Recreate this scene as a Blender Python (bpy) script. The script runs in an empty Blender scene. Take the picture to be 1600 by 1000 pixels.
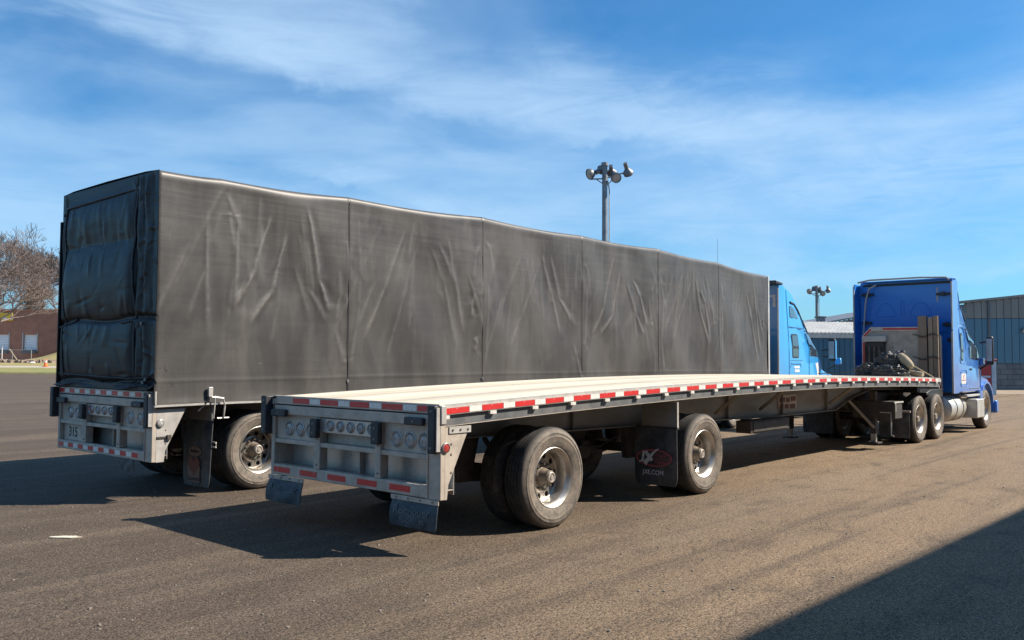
import bpy, bmesh, math, random
import numpy as np
from mathutils import Vector, Matrix, noise as mnoise
PI = math.pi
random.seed(7)
C = bpy.context.scene.collection
SC = bpy.context.scene
rad = math.radians

# ------------------------------------------------------------------ camera
F_PX, YAW, PITCH, ROLL = 1348.87, 41.494, 2.6195, 0.305
CAM = Vector((-5.2275, -5.4431, 1.697))
cd = bpy.data.cameras.new('camera'); cam = bpy.data.objects.new('camera', cd); C.objects.link(cam)
SC.camera = cam
cd.sensor_width = 36.0; cd.lens = 36.0 * F_PX / 1600.0
cd.clip_start = 0.05; cd.clip_end = 5000
_y, _p, _r = rad(YAW), rad(PITCH), rad(ROLL)
FW = Vector((math.cos(_y)*math.cos(_p), math.sin(_y)*math.cos(_p), math.sin(_p)))
_R = Vector((math.sin(_y), -math.cos(_y), 0)); _U = _R.cross(FW)
RT = math.cos(_r)*_R + math.sin(_r)*_U; UP = -math.sin(_r)*_R + math.cos(_r)*_U
cam.matrix_world = Matrix.Translation(CAM) @ Matrix((RT, UP, -FW)).transposed().to_4x4()
def at(u, v, depth):
    return CAM + depth*(FW + RT*(u-800)/F_PX + UP*(500-v)/F_PX)

# ------------------------------------------------------------------ light
SC.view_settings.view_transform = 'Standard'; SC.view_settings.look = 'None'
SC.view_settings.gamma = 1.0; SC.view_settings.exposure = 0.95
SC.view_settings.use_curve_mapping = False
SUN_DIR = Vector((0.79, -0.77, 1.0)).normalized()
sl = bpy.data.lights.new('sun', 'SUN'); sun = bpy.data.objects.new('sun', sl); C.objects.link(sun)
sl.energy = 4.6; sl.angle = rad(0.55); sl.color = (1.0, 0.90, 0.77)
sun.rotation_euler = SUN_DIR.to_track_quat('Z', 'Y').to_euler(); sun.location = (0, 0, 30)

class NT:
    """small helper for node graphs"""
    def __init__(s, tree): s.t = tree; s.n = tree.nodes; s.l = tree.links
    def new(s, kind, **kw):
        nd = s.n.new(kind)
        for k, v in kw.items():
            if k.startswith('i_'):
                key = k[2:]; key = int(key) if key.isdigit() else key.replace('_', ' ')
                sock = nd.inputs[key]
                if isinstance(v, bpy.types.NodeSocket): s.l.new(v, sock)
                else: sock.default_value = v
            else: setattr(nd, k, v)
        return nd
    def m(s, op, a, b=0.0, c=0.0, clamp=False):
        nd = s.new('ShaderNodeMath', operation=op, use_clamp=clamp)
        for i, x in enumerate((a, b, c)):
            if isinstance(x, bpy.types.NodeSocket): s.l.new(x, nd.inputs[i])
            else: nd.inputs[i].default_value = x
        return nd.outputs[0]
    def mix(s, fac, a, b, blend='MIX'):
        nd = s.new('ShaderNodeMix', data_type='RGBA', blend_type=blend)
        for sock, x in ((nd.inputs['Factor'], fac), (nd.inputs[6], a), (nd.inputs[7], b)):
            if isinstance(x, bpy.types.NodeSocket): s.l.new(x, sock)
            elif isinstance(x, (int, float)): sock.default_value = x
            else: sock.default_value = (*x, 1.0) if len(x) == 3 else x
        return nd.outputs[2]
    def noise(s, vec, scale, detail=4, rough=.55, dist=0.0):
        nd = s.new('ShaderNodeTexNoise'); s.l.new(vec, nd.inputs['Vector'])
        nd.inputs['Scale'].default_value = scale; nd.inputs['Detail'].default_value = detail
        nd.inputs['Roughness'].default_value = rough; nd.inputs['Distortion'].default_value = dist
        return nd.outputs['Fac']
    def ramp(s, fac, a, b, lo=0.0, hi=1.0):
        nd = s.new('ShaderNodeMapRange', clamp=True, interpolation_type='SMOOTHSTEP')
        s.l.new(fac, nd.inputs[0])
        for i, x in zip((1, 2, 3, 4), (a, b, lo, hi)): nd.inputs[i].default_value = x
        return nd.outputs[0]
    def mapping(s, vec, scale=(1, 1, 1), rot=(0, 0, 0), loc=(0, 0, 0)):
        nd = s.new('ShaderNodeMapping'); s.l.new(vec, nd.inputs[0])
        nd.inputs['Scale'].default_value = scale; nd.inputs['Rotation'].default_value = rot
        nd.inputs['Location'].default_value = loc
        return nd.outputs[0]

# sky
SKY_TINT = (.38, .97, 1.33)
SKY_CLOUD = (5.2, 7.3, 9.6)
W = bpy.data.worlds.new('World'); SC.world = W; W.use_nodes = True
g = NT(W.node_tree); g.n.clear()
sky = g.new('ShaderNodeTexSky', sky_type='NISHITA', sun_disc=False)
sky.sun_elevation = math.asin(SUN_DIR.z)
sky.sun_rotation = math.atan2(SUN_DIR.x, SUN_DIR.y)
sky.air_density = 1.0; sky.dust_density = 0.6; sky.ozone_density = 3.0
tc = g.new('ShaderNodeTexCoord')
dirv = tc.outputs['Generated']
rotd = g.mapping(dirv, rot=(0, 0, -_y))               # +x of rotd is the way the lot is looked along
sx = g.new('ShaderNodeSeparateXYZ', i_0=rotd)
X, Y, Z = sx.outputs
az = g.m('ARCTAN2', g.m('MULTIPLY', Y, -1.0), X)      # azimuth, to the right positive
el = g.m('ARCSINE', Z)
zc = g.m('ADD', g.m('MAXIMUM', Z, 0.0), 0.10)
cx_ = g.m('DIVIDE', X, zc); cy_ = g.m('DIVIDE', Y, zc)
plane = g.new('ShaderNodeCombineXYZ', i_0=cx_, i_1=cy_, i_2=0.0).outputs[0]
azel = g.new('ShaderNodeCombineXYZ', i_0=az, i_1=el, i_2=0.0).outputs[0]
wisp = g.noise(g.mapping(azel, scale=(2.2, 7.5, 1), rot=(0, 0, .16), loc=(.4, .9, 0)), 1.5, 8, .55, .35)
wisp2 = g.noise(g.mapping(azel, scale=(1.1, 2.6, 1), rot=(0, 0, .1), loc=(2.3, 4.1, 0)), 1.6, 5, .5, .4)
fib = g.noise(g.mapping(azel, scale=(3.6, 17, 1), rot=(0, 0, .25), loc=(1, 0, 5)), 1.9, 10, .66, 1.0)
fine = g.noise(g.mapping(azel, scale=(9, 16, 1), rot=(0, 0, .3)), 1.3, 7, .6, .7)
base = g.m('ADD', g.m('MULTIPLY', g.ramp(wisp, .34, .72), g.ramp(wisp2, .36, .62, .08, .52)), g.ramp(wisp2, .40, .66, 0, .22))
def streak(a0, e0, a1, e1, wlo, whi, amt, ends=.18):
    """a long cirrus band given by azimuth and elevation of its ends: crisp below, fading upwards"""
    L = math.hypot(a1-a0, e1-e0); c, s_ = (a1-a0)/L, (e1-e0)/L
    da = g.m('SUBTRACT', az, a0); de = g.m('SUBTRACT', el, e0)
    t = g.m('DIVIDE', g.m('ADD', g.m('MULTIPLY', da, c), g.m('MULTIPLY', de, s_)), L)
    d = g.m('ADD', g.m('MULTIPLY', da, -s_), g.m('MULTIPLY', de, c))
    d = g.m('ADD', d, g.m('MULTIPLY', g.m('SUBTRACT', fine, .5), .060))
    up = g.ramp(d, 0.0, whi, 1, 0); lo = g.ramp(d, -wlo, 0.0, 0, 1)
    win = g.m('MULTIPLY', g.ramp(t, -ends, ends), g.ramp(t, 1+ends, 1-ends))
    return g.m('MULTIPLY', g.m('MULTIPLY', g.m('MULTIPLY', up, lo), win), g.m('MULTIPLY', g.ramp(fib, .32, .70, .30, .95), amt))
st = [streak(-.80, .415, -.235, .322, .030, .10, .62),
      streak(-.30, .325, .24, .238, .022, .090, .44),
      streak(.02, .290, .33, .262, .02, .10, .30),
      streak(.05, .255, .36, .245, .012, .05, .34),
      streak(.28, .200, .85, .205, .06, .10, .62, .3),
      streak(-.26, .215, .06, .135, .010, .03, .34),
      streak(-.05, .165, .6, .135, .03, .08, .34),
      streak(-.9, .12, -.2, .13, .05, .10, .25),
      streak(.2, .085, .8, .095, .02, .05, .40)]
tot = g.m('MULTIPLY', base, g.m('SUBTRACT', 1.0, g.m('MULTIPLY', g.m('MULTIPLY', g.ramp(az, .0, .25), g.ramp(el, .24, .33)), .7)))
for s_ in st: tot = g.m('ADD', tot, s_)
haze = g.m('MULTIPLY', g.ramp(el, .20, -.02), .26)
cv = g.m('ADD', g.m('MAXIMUM', tot, 0.0), haze)
cov = g.m('MULTIPLY', g.m('SUBTRACT', 1.0, g.m('EXPONENT', g.m('MULTIPLY', cv, -1.35))), .95)
skyc = g.mix(1.0, sky.outputs[0], SKY_TINT, 'MULTIPLY')
col = g.mix(cov, skyc, SKY_CLOUD)
bg = g.new('ShaderNodeBackground'); g.l.new(col, bg.inputs[0]); bg.inputs[1].default_value = 0.058
wo = g.new('ShaderNodeOutputWorld'); g.l.new(bg.outputs[0], wo.inputs[0])

# ------------------------------------------------------------------ materials
def material(name, base, rough=.6, metal=0.0, second=None, nscale=8.0, namt=(.35, .7), bump=0.0, bscale=60.0,
             dust=None, dust_amt=0.0, dscale=3.0, stretch=(1, 1, 1), spec=.5, coat=0.0, rvar=0.08, speck=None, island=0.0):
    m = bpy.data.materials.new(name); m.use_nodes = True
    t = NT(m.node_tree); p = t.n['Principled BSDF']
    co = t.mapping(t.new('ShaderNodeTexCoord').outputs['Object'], scale=stretch)
    c = None
    b4 = (*base, 1)
    if second:
        f = t.ramp(t.noise(co, nscale, 6, .6, .3), *namt)
        c = t.mix(f, b4, second)
    if island:
        gi = t.new('ShaderNodeObjectInfo').outputs['Random']
        hv = t.new('ShaderNodeHueSaturation'); hv.inputs['Color'].default_value = b4
        if c is not None: t.l.new(c, hv.inputs['Color'])
        t.l.new(t.m('ADD', 1-island/2, t.m('MULTIPLY', gi, island)), hv.inputs['Value'])
        c = hv.outputs[0]
    if dust:
        f = t.m('MULTIPLY', t.ramp(t.noise(co, dscale, 8, .65, .4), .35, .75), dust_amt)
        c = t.mix(f, c if c is not None else b4, dust)
    if speck:
        f = t.ramp(t.noise(co, speck[1], 2, .5), speck[2], speck[2]+.06)
        c = t.mix(f, c if c is not None else b4, speck[0])
    if c is not None: t.l.new(c, p.inputs['Base Color'])
    else: p.inputs['Base Color'].default_value = b4
    p.inputs['Metallic'].default_value = metal
    p.inputs['Specular IOR Level'].default_value = spec
    if rvar:
        r = t.m('ADD', rough-rvar, t.m('MULTIPLY', t.noise(co, nscale*1.7, 4), rvar*2), clamp=True)
        t.l.new(r, p.inputs['Roughness'])
    else: p.inputs['Roughness'].default_value = rough
    if coat: p.inputs['Coat Weight'].default_value = coat; p.inputs['Coat Roughness'].default_value = .08
    if bump:
        b = t.new('ShaderNodeBump'); b.inputs['Strength'].default_value = bump; b.inputs['Distance'].default_value = .01
        t.l.new(t.noise(co, bscale, 5), b.inputs['Height']); t.l.new(b.outputs[0], p.inputs['Normal'])
    return m

M = {}
M['alu'] = material('aluminium', (.50, .435, .365), .5, .05, (.34, .30, .255), 6, bump=.08, dust=(.33, .28, .22), dust_amt=.5, dscale=4)
M['alu_bright'] = material('bright_aluminium', (.60, .57, .53), .38, .3, (.46, .44, .41), 9, dust=(.35, .31, .26), dust_amt=.35)
M['rail'] = material('painted_side_rail', (.16, .17, .18), .5, .3, (.10, .11, .12), 5, dust=(.3, .26, .21), dust_amt=.35)
M['web'] = material('weathered_aluminium', (.30, .285, .26), .55, .35, (.22, .21, .19), 3, dust=(.24, .20, .16), dust_amt=.6, dscale=2.5, stretch=(.5, 1, 2))
M['steel_dark'] = material('grimy_steel', (.035, .034, .034), .65, .1, (.06, .05, .045), 7, dust=(.16, .12, .09), dust_amt=.35, bump=.2)
M['black'] = material('black_rubber', (.018, .02, .024), .55, 0, (.035, .037, .042), 10, dust=(.12, .11, .10), dust_amt=.2, bump=.1)
M['flap'] = material('mud_flap_rubber', (.022, .027, .033), .6, 0, (.05, .056, .062), 7, dust=(.16, .15, .14), dust_amt=.5, dscale=5, bump=.12, bscale=30)
M['flap_blue'] = material('scuffed_blue_black_flap', (.012, .022, .032), .55, 0, (.03, .045, .058), 14, dust=(.10, .11, .12), dust_amt=.45, dscale=9)
M['red'] = material('red_reflective_tape', (.62, .03, .03), .35, 0, (.5, .04, .035), 30, spec=.6, speck=((.72, .6, .55), 42, .68))
M['white'] = material('white_reflective_tape', (.78, .76, .72), .35, 0, (.62, .60, .56), 20, spec=.6, speck=((.3, .27, .24), 50, .69))
M['lens_clear'] = material('clear_lens', (.30, .29, .28), .22, 0, (.42, .41, .40), 45, namt=(.4, .6), spec=.6)
M['lens_red'] = material('red_lens', (.35, .04, .035), .2, 0, spec=.7, coat=.5)
M['chrome'] = material('polished_steel', (.55, .53, .51), .3, .6, (.5, .48, .46), 10, dust=(.3, .27, .23), dust_amt=.25)
M['lens_rim'] = material('lamp_bezel', (.24, .23, .22), .4, .3)
M['bezel'] = material('silver_lamp_ring', (.50, .49, .47), .28, .5)
M['pocket'] = material('white_stake_pocket', (.72, .68, .62), .5, .1, (.5, .47, .42), 12)
M['rim'] = material('wheel_aluminium', (.56, .53, .49), .36, .8, (.44, .42, .39), 8, dust=(.30, .25, .19), dust_amt=.5, dscale=7)
M['rim_dull'] = material('dusty_wheel_aluminium', (.46, .44, .41), .38, .8, (.3, .27, .23), 8, dust=(.26, .21, .16), dust_amt=.7, dscale=6)
M['hub'] = material('hub_cast', (.10, .09, .08), .6, .2, (.09, .08, .07), 20, dust=(.33, .24, .16), dust_amt=.6, dscale=14)
M['hub_cap'] = material('hub_cap_dusty', (.45, .41, .36), .5, .3, (.3, .26, .22), 30)
M['letter'] = material('faded_white_print', (.60, .62, .64), .7, 0, (.40, .42, .44), 60, namt=(.4, .6))
M['letter_faint'] = material('worn_grey_print', (.15, .175, .19), .7, 0, (.075, .09, .10), 50, namt=(.35, .65))
M['letter_red'] = material('faded_red_print', (.42, .09, .10), .7, 0, (.22, .06, .07), 60, namt=(.4, .6))
M['letter_orange'] = material('faded_orange_print', (.20, .14, .11), .7, 0, (.13, .095, .08), 40, namt=(.35, .65))
M['letter_dull'] = material('dull_red_print', (.17, .07, .06), .7, 0, (.11, .05, .045), 40)
M['letter_black'] = material('black_print', (.012, .012, .014), .6)
M['glass'] = material('dark_cab_glass', (.02, .024, .028), .06, 0, rvar=0, spec=.9, coat=1.0)
M['steel_grey'] = material('galvanised_pole', (.24, .25, .26), .5, .5, (.18, .18, .19), 3)
M['rope'] = material('strap_webbing', (.42, .36, .24), .8, 0, (.3, .25, .17), 20)

def tyre_material():
    m = bpy.data.materials.new('tyre_rubber'); m.use_nodes = True
    t = NT(m.node_tree); p = t.n['Principled BSDF']
    tcn = t.new('ShaderNodeTexCoord'); co = tcn.outputs['Object']
    s = t.new('ShaderNodeSeparateXYZ', i_0=co)
    r = t.m('SQRT', t.m('ADD', t.m('MULTIPLY', s.outputs[0], s.outputs[0]), t.m('MULTIPLY', s.outputs[2], s.outputs[2])))
    n1 = t.noise(co, 7, 9, .74, .9); n2 = t.noise(co, 60, 3)
    side = t.m('MULTIPLY', t.ramp(s.outputs[1], .10, .015), t.ramp(r, .506, .462, .12, 1))
    f = t.m('MULTIPLY', side, t.ramp(n1, .30, .62, .32, 1.0))
    rings = t.m('MULTIPLY', t.ramp(t.m('ABSOLUTE', t.m('SUBTRACT', r, .445)), .0, .012, .45, 0), 1.0)
    f = t.m('SUBTRACT', f, rings, clamp=True)
    tread = t.m('MULTIPLY', t.ramp(n1, .45, .75), .35)
    f = t.m('MAXIMUM', f, tread)
    c = t.mix(f, (.020, .020, .021), (.20, .165, .13))
    c = t.mix(t.m('MULTIPLY', t.ramp(n2, .5, .7), .25), c, (.06, .055, .05))
    t.l.new(c, p.inputs['Base Color']); p.inputs['Roughness'].default_value = .78
    b = t.new('ShaderNodeBump'); b.inputs['Strength'].default_value = .25; b.inputs['Distance'].default_value = .006
    t.l.new(n2, b.inputs['Height']); t.l.new(b.outputs[0], p.inputs['Normal'])
    return m
M['tyre'] = tyre_material()

def wood_material(name, a, b, c_, vscale=1.0):
    m = bpy.data.materials.new(name); m.use_nodes = True
    t = NT(m.node_tree); p = t.n['Principled BSDF']
    co = t.new('ShaderNodeTexCoord').outputs['Object']
    oi = t.new('ShaderNodeObjectInfo').outputs['Random']
    off = t.new('ShaderNodeCombineXYZ', i_0=t.m('MULTIPLY', oi, 37.0), i_1=0.0, i_2=t.m('MULTIPLY', oi, 9.0)).outputs[0]
    add = t.new('ShaderNodeVectorMath', operation='ADD'); t.l.new(co, add.inputs[0]); t.l.new(off, add.inputs[1])
    v = t.mapping(add.outputs[0], scale=(.55, 14, 14))
    grain = t.noise(v, 3.2*vscale, 8, .65, .8)
    blot = t.noise(t.mapping(add.outputs[0], scale=(.35, 1.6, 1)), 2.2, 5, .6, .4)
    col = t.mix(t.ramp(grain, .32, .72), a, b)
    col = t.mix(t.m('MULTIPLY', t.ramp(blot, .48, .74), .5), col, c_)
    hv = t.new('ShaderNodeHueSaturation'); t.l.new(col, hv.inputs['Color'])
    t.l.new(t.m('ADD', .78, t.m('MULTIPLY', oi, .32)), hv.inputs['Value'])
    spk = t.ramp(t.noise(t.mapping(add.outputs[0], scale=(.25, 3.5, 1)), 7, 3), .70, .76)
    col = t.mix(t.m('MULTIPLY', spk, .6), hv.outputs[0], (.16, .11, .07))
    t.l.new(col, p.inputs['Base Color']); p.inputs['Roughness'].default_value = .75
    b_ = t.new('ShaderNodeBump'); b_.inputs['Strength'].default_value = .2; b_.inputs['Distance'].default_value = .004
    t.l.new(grain, b_.inputs['Height']); t.l.new(b_.outputs[0], p.inputs['Normal'])
    return m
M['plank'] = wood_material('deck_planks', (.60, .53, .41), (.70, .64, .52), (.50, .42, .30))
M['old_wood'] = wood_material('weathered_timber', (.27, .195, .14), (.36, .28, .20), (.17, .12, .09), 2)

def tarp_material(name, base, dusty, amt, rough):
    m = bpy.data.materials.new(name); m.use_nodes = True
    t = NT(m.node_tree); p = t.n['Principled BSDF']
    co = t.new('ShaderNodeTexCoord').outputs['Object']
    h = t.noise(t.mapping(co, scale=(.22, 1, 9), rot=(0, rad(.8), 0)), 1.6, 9, .68, .5)
    h2 = t.noise(t.mapping(co, scale=(.5, 1, 22), rot=(0, rad(-1.5), 0)), 2.4, 8, .7, .2)
    v = t.noise(t.mapping(co, scale=(3.0, 1, .5)), 1.3, 7, .62, .7)
    big = t.noise(co, .7, 5, .55, .8)
    sp = t.new('ShaderNodeSeparateXYZ', i_0=co)
    low = t.ramp(sp.outputs[2], 1.9, 1.15)
    f = t.m('ADD', t.m('MULTIPLY', t.m('MULTIPLY', t.ramp(h, .35, .72), t.ramp(sp.outputs[2], 2.4, 3.7, .12, 1)), .34), t.m('MULTIPLY', t.ramp(v, .42, .72), .35))
    big2 = t.noise(t.mapping(co, scale=(1.2, 1, .45)), 1.1, 7, .6, 1.1)
    f = t.m('ADD', f, t.m('MULTIPLY', t.ramp(big, .35, .65), .45))
    f = t.m('ADD', f, t.m('MULTIPLY', t.ramp(big2, .42, .66), .40))
    f = t.m('ADD', f, t.m('MULTIPLY', t.ramp(sp.outputs[0], 2.0, 13.0), .30))
    f = t.m('MULTIPLY', t.m('ADD', f, t.m('MULTIPLY', low, .25)), amt, clamp=True)
    c = t.mix(f, base, dusty)
    scr = t.m('MULTIPLY', t.ramp(h2, .60, .68), t.ramp(sp.outputs[2], 2.2, 3.6))
    c = t.mix(t.m('MULTIPLY', scr, .30), c, (.22, .20, .18))
    # oily hand smears low down near the rear
    sm = t.noise(t.mapping(co, scale=(2.2, 1, 2.8), rot=(0, .7, 0)), 3.2, 7, .7, 1.8)
    smear = t.m('MULTIPLY', t.ramp(sm, .58, .66), t.m('MULTIPLY', t.ramp(sp.outputs[2], 1.85, 1.55), t.ramp(sp.outputs[0], .95, .3)))
    c = t.mix(t.m('MULTIPLY', smear, .75), c, (.02, .02, .02))
    dots = t.m('MULTIPLY', t.ramp(t.noise(co, 26, 3), .73, .77), t.ramp(sp.outputs[2], 2.1, 1.4))
    c = t.mix(t.m('MULTIPLY', dots, .6), c, (.33, .29, .24))
    att = t.new('ShaderNodeAttribute', attribute_name='wear')  # fold ridges: abrasion plus a soft highlight put into the colour
    ridge_mix = t.m('MULTIPLY', att.outputs['Fac'], t.ramp(t.noise(co, 11, 5, .7), .30, .62, .35, 1))
    c = t.mix(t.m('MULTIPLY', ridge_mix, .50), c, (.22, .205, .188))
    t.l.new(c, p.inputs['Base Color'])
    t.l.new(t.m('ADD', rough-.08, t.m('MULTIPLY', h, .18)), p.inputs['Roughness'])
    p.inputs['Specular IOR Level'].default_value = .42
    b_ = t.new('ShaderNodeBump'); b_.inputs['Strength'].default_value = .12; b_.inputs['Distance'].default_value = .01
    t.l.new(h2, b_.inputs['Height']); t.l.new(b_.outputs[0], p.inputs['Normal'])
    return m
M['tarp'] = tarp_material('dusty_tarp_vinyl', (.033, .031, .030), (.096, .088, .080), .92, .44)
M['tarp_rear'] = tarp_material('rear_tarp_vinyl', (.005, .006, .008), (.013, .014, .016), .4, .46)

def paint(name, base, second, rough=.22, dusty=.15):
    return material(name, base, rough, 0.0, second, 1.4, (.3, .75), dust=(.35, .34, .33), dust_amt=dusty, dscale=2.2, coat=.8, spec=.5, rvar=.05)
M['blueA'] = paint('blue_cab_paint', (.045, .20, .62), (.04, .18, .57), .3)
M['blueA_back'] = paint('shaded_blue_cab_back', (.000, .19, .68), (.000, .165, .60), .5, .0)  # same cab paint, its tone in the shade put into the colour
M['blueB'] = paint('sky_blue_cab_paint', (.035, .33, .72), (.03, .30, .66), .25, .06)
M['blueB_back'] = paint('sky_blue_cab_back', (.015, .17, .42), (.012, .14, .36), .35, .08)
M['trim'] = material('grey_trim', (.42, .42, .42), .5, .1, (.33, .33, .33), 5)
M['plastic'] = material('black_plastic', (.02, .02, .022), .45, 0, (.03, .03, .032), 9)
M['tank'] = material('fuel_tank_aluminium', (.62, .60, .55), .4, .45, (.5, .49, .46), 4, dust=(.3, .27, .22), dust_amt=.3)

# ------------------------------------------------------------------ mesh helpers
class MB:
    def __init__(s): s.v = []; s.f = []
    def add(s, vs, fs):
        o = len(s.v); s.v += [tuple(p) for p in vs]; s.f += [tuple(i+o for i in f) for f in fs]; return s
    def box(s, a, b, rot=None, piv=None):
        (x0, y0, z0), (x1, y1, z1) = a, b
        vs = [Vector(p) for p in ((x0,y0,z0),(x1,y0,z0),(x1,y1,z0),(x0,y1,z0),(x0,y0,z1),(x1,y0,z1),(x1,y1,z1),(x0,y1,z1))]
        if rot is not None:
            pv = Vector(piv) if piv else (vs[0]+vs[6])/2
            vs = [rot @ (p-pv) + pv for p in vs]
        return s.add(vs, [(0,3,2,1),(4,5,6,7),(0,1,5,4),(1,2,6,5),(2,3,7,6),(3,0,4,7)])
    def prism(s, poly, axis, a, b):
        """poly in the two other axes (cyclic order x,y,z), extruded from a to b along axis"""
        n = len(poly); vs = []
        for t in (a, b):
            for p, q in poly:
                vs.append({'x': (t, p, q), 'y': (p, t, q), 'z': (p, q, t)}[axis])
        return s.add(vs, [tuple(range(n))[::-1], tuple(range(n, 2*n))] + [(i, (i+1) % n, (i+1) % n+n, i+n) for i in range(n)])
    def tube(s, pts, r, n=10, caps=True):
        pts = [Vector(p) for p in pts]; rs = r if isinstance(r, (list, tuple)) else [r]*len(pts)
        vs = []; ref = None
        for i, p in enumerate(pts):
            d = (pts[min(i+1, len(pts)-1)]-pts[max(i-1, 0)]).normalized()
            if ref is None: ref = Vector((0, 0, 1)) if abs(d.z) < .9 else Vector((1, 0, 0))
            a = d.cross(ref).normalized(); b = d.cross(a).normalized(); ref = -b if False else ref
            for k in range(n):
                t = 2*PI*k/n; vs.append(p + rs[i]*(math.cos(t)*a+math.sin(t)*b))
        fs = [(i*n+k, i*n+(k+1) % n, (i+1)*n+(k+1) % n, (i+1)*n+k) for i in range(len(pts)-1) for k in range(n)]
        if caps: fs += [tuple(range(n))[::-1], tuple(range((len(pts)-1)*n, len(pts)*n))]
        return s.add(vs, fs)
    def lathe(s, prof, center=(0, 0, 0), axis='y', n=32, closed=False, caps=False):
        cx, cy, cz = center; vs = []
        for r, t in prof:
            for k in range(n):
                a = 2*PI*k/n; c, q = r*math.cos(a), r*math.sin(a)
                vs.append({'y': (cx+c, cy+t, cz+q), 'x': (cx+t, cy+c, cz+q), 'z': (cx+c, cy+q, cz+t)}[axis])
        m = len(prof); rng = range(m if closed else m-1)
        fs = [(i*n+k, ((i+1) % m)*n+k, ((i+1) % m)*n+(k+1) % n, i*n+(k+1) % n) for i in rng for k in range(n)]
        if caps: fs += [tuple(range(n)), tuple(range((m-1)*n, m*n))[::-1]]
        return s.add(vs, fs)
    def sweep(s, sec, xs, zf, cap=True):
        """section [(y,dz)] swept along x following height zf(x)"""
        n = len(sec); vs = [(x, y, zf(x)+dz) for x in xs for y, dz in sec]
        fs = [(i*n+k, i*n+(k+1) % n, (i+1)*n+(k+1) % n, (i+1)*n+k) for i in range(len(xs)-1) for k in range(n)]
        if cap: fs += [tuple(range(n))[::-1], tuple(range((len(xs)-1)*n, len(xs)*n))]
        return s.add(vs, fs)
    def mesh(s, name, mat, origin=(0, 0, 0)):
        me = bpy.data.meshes.new(name); o = Vector(origin)
        me.from_pydata([Vector(p)-o for p in s.v], [], s.f); me.update()
        bm = bmesh.new(); bm.from_mesh(me); bmesh.ops.recalc_face_normals(bm, faces=bm.faces); bm.to_mesh(me); bm.free()
        me.materials.append(mat)
        me.shade_smooth()
        try: me.set_sharp_from_angle(angle=rad(33))
        except Exception: pass
        return me
    def build(s, name, mat, parent=None, bevel=0.0, origin=(0, 0, 0), label=None):
        o = link(name, s.mesh(name, mat, origin), parent); o.location = origin
        if bevel:
            b = o.modifiers.new('bevel', 'BEVEL'); b.width = bevel; b.segments = 2; b.limit_method = 'ANGLE'; b.angle_limit = rad(40)
        if label: o['label'] = label
        return o
def link(name, me, parent=None, loc=(0, 0, 0), rot=(0, 0, 0)):
    o = bpy.data.objects.new(name, me); C.objects.link(o); o.parent = parent; o.location = loc; o.rotation_euler = rot
    return o
def thing(name, label, cat, loc=(0, 0, 0), rz=0.0, group=None):
    o = bpy.data.objects.new(name, None); C.objects.link(o); o.location = loc; o.rotation_euler = (0, 0, rz)
    o.empty_display_size = .3; o['label'] = label; o['category'] = cat
    if group: o['group'] = group
    return o
def tag(o, label, cat, group=None):
    o['label'] = label; o['category'] = cat
    if group: o['group'] = group
    return o
def structure(o): o['kind'] = 'structure'; return o
def stuff(o): o['kind'] = 'stuff'; return o
def copy_thing(src, loc, rz, label):
    r = src.copy(); C.objects.link(r); r.location = loc; r.rotation_euler = (0, 0, rz); r['label'] = label
    for ch in list(src.children):
        c = ch.copy(); C.objects.link(c); c.parent = r
        for gch in ch.children:
            d = gch.copy(); C.objects.link(d); d.parent = c
    return r
def lettering(name, s, size, mat, parent, origin, xd, yd, width=None, shear=0.0, extrude=.001):
    cu = bpy.data.curves.new(name, 'FONT'); cu.body = s; cu.size = size; cu.align_x = 'CENTER'; cu.align_y = 'CENTER'
    cu.shear = shear; cu.extrude = extrude; cu.offset = size*.012; cu.resolution_u = 3
    tmp = bpy.data.objects.new(name, cu); C.objects.link(tmp); bpy.context.view_layer.update()
    me = bpy.data.meshes.new_from_object(tmp); bpy.data.objects.remove(tmp)
    co = np.array([v.co for v in me.vertices])
    wd = co[:, 0].max()-co[:, 0].min(); k = (width/wd) if width else 1.0
    xd, yd = Vector(xd), Vector(yd); zd_ = xd.cross(yd)
    for v in me.vertices: v.co = xd*(v.co.x*k) + yd*v.co.y + zd_*v.co.z
    me.materials.clear(); me.materials.append(mat)
    return link(name, me, parent, loc=origin)

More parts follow.
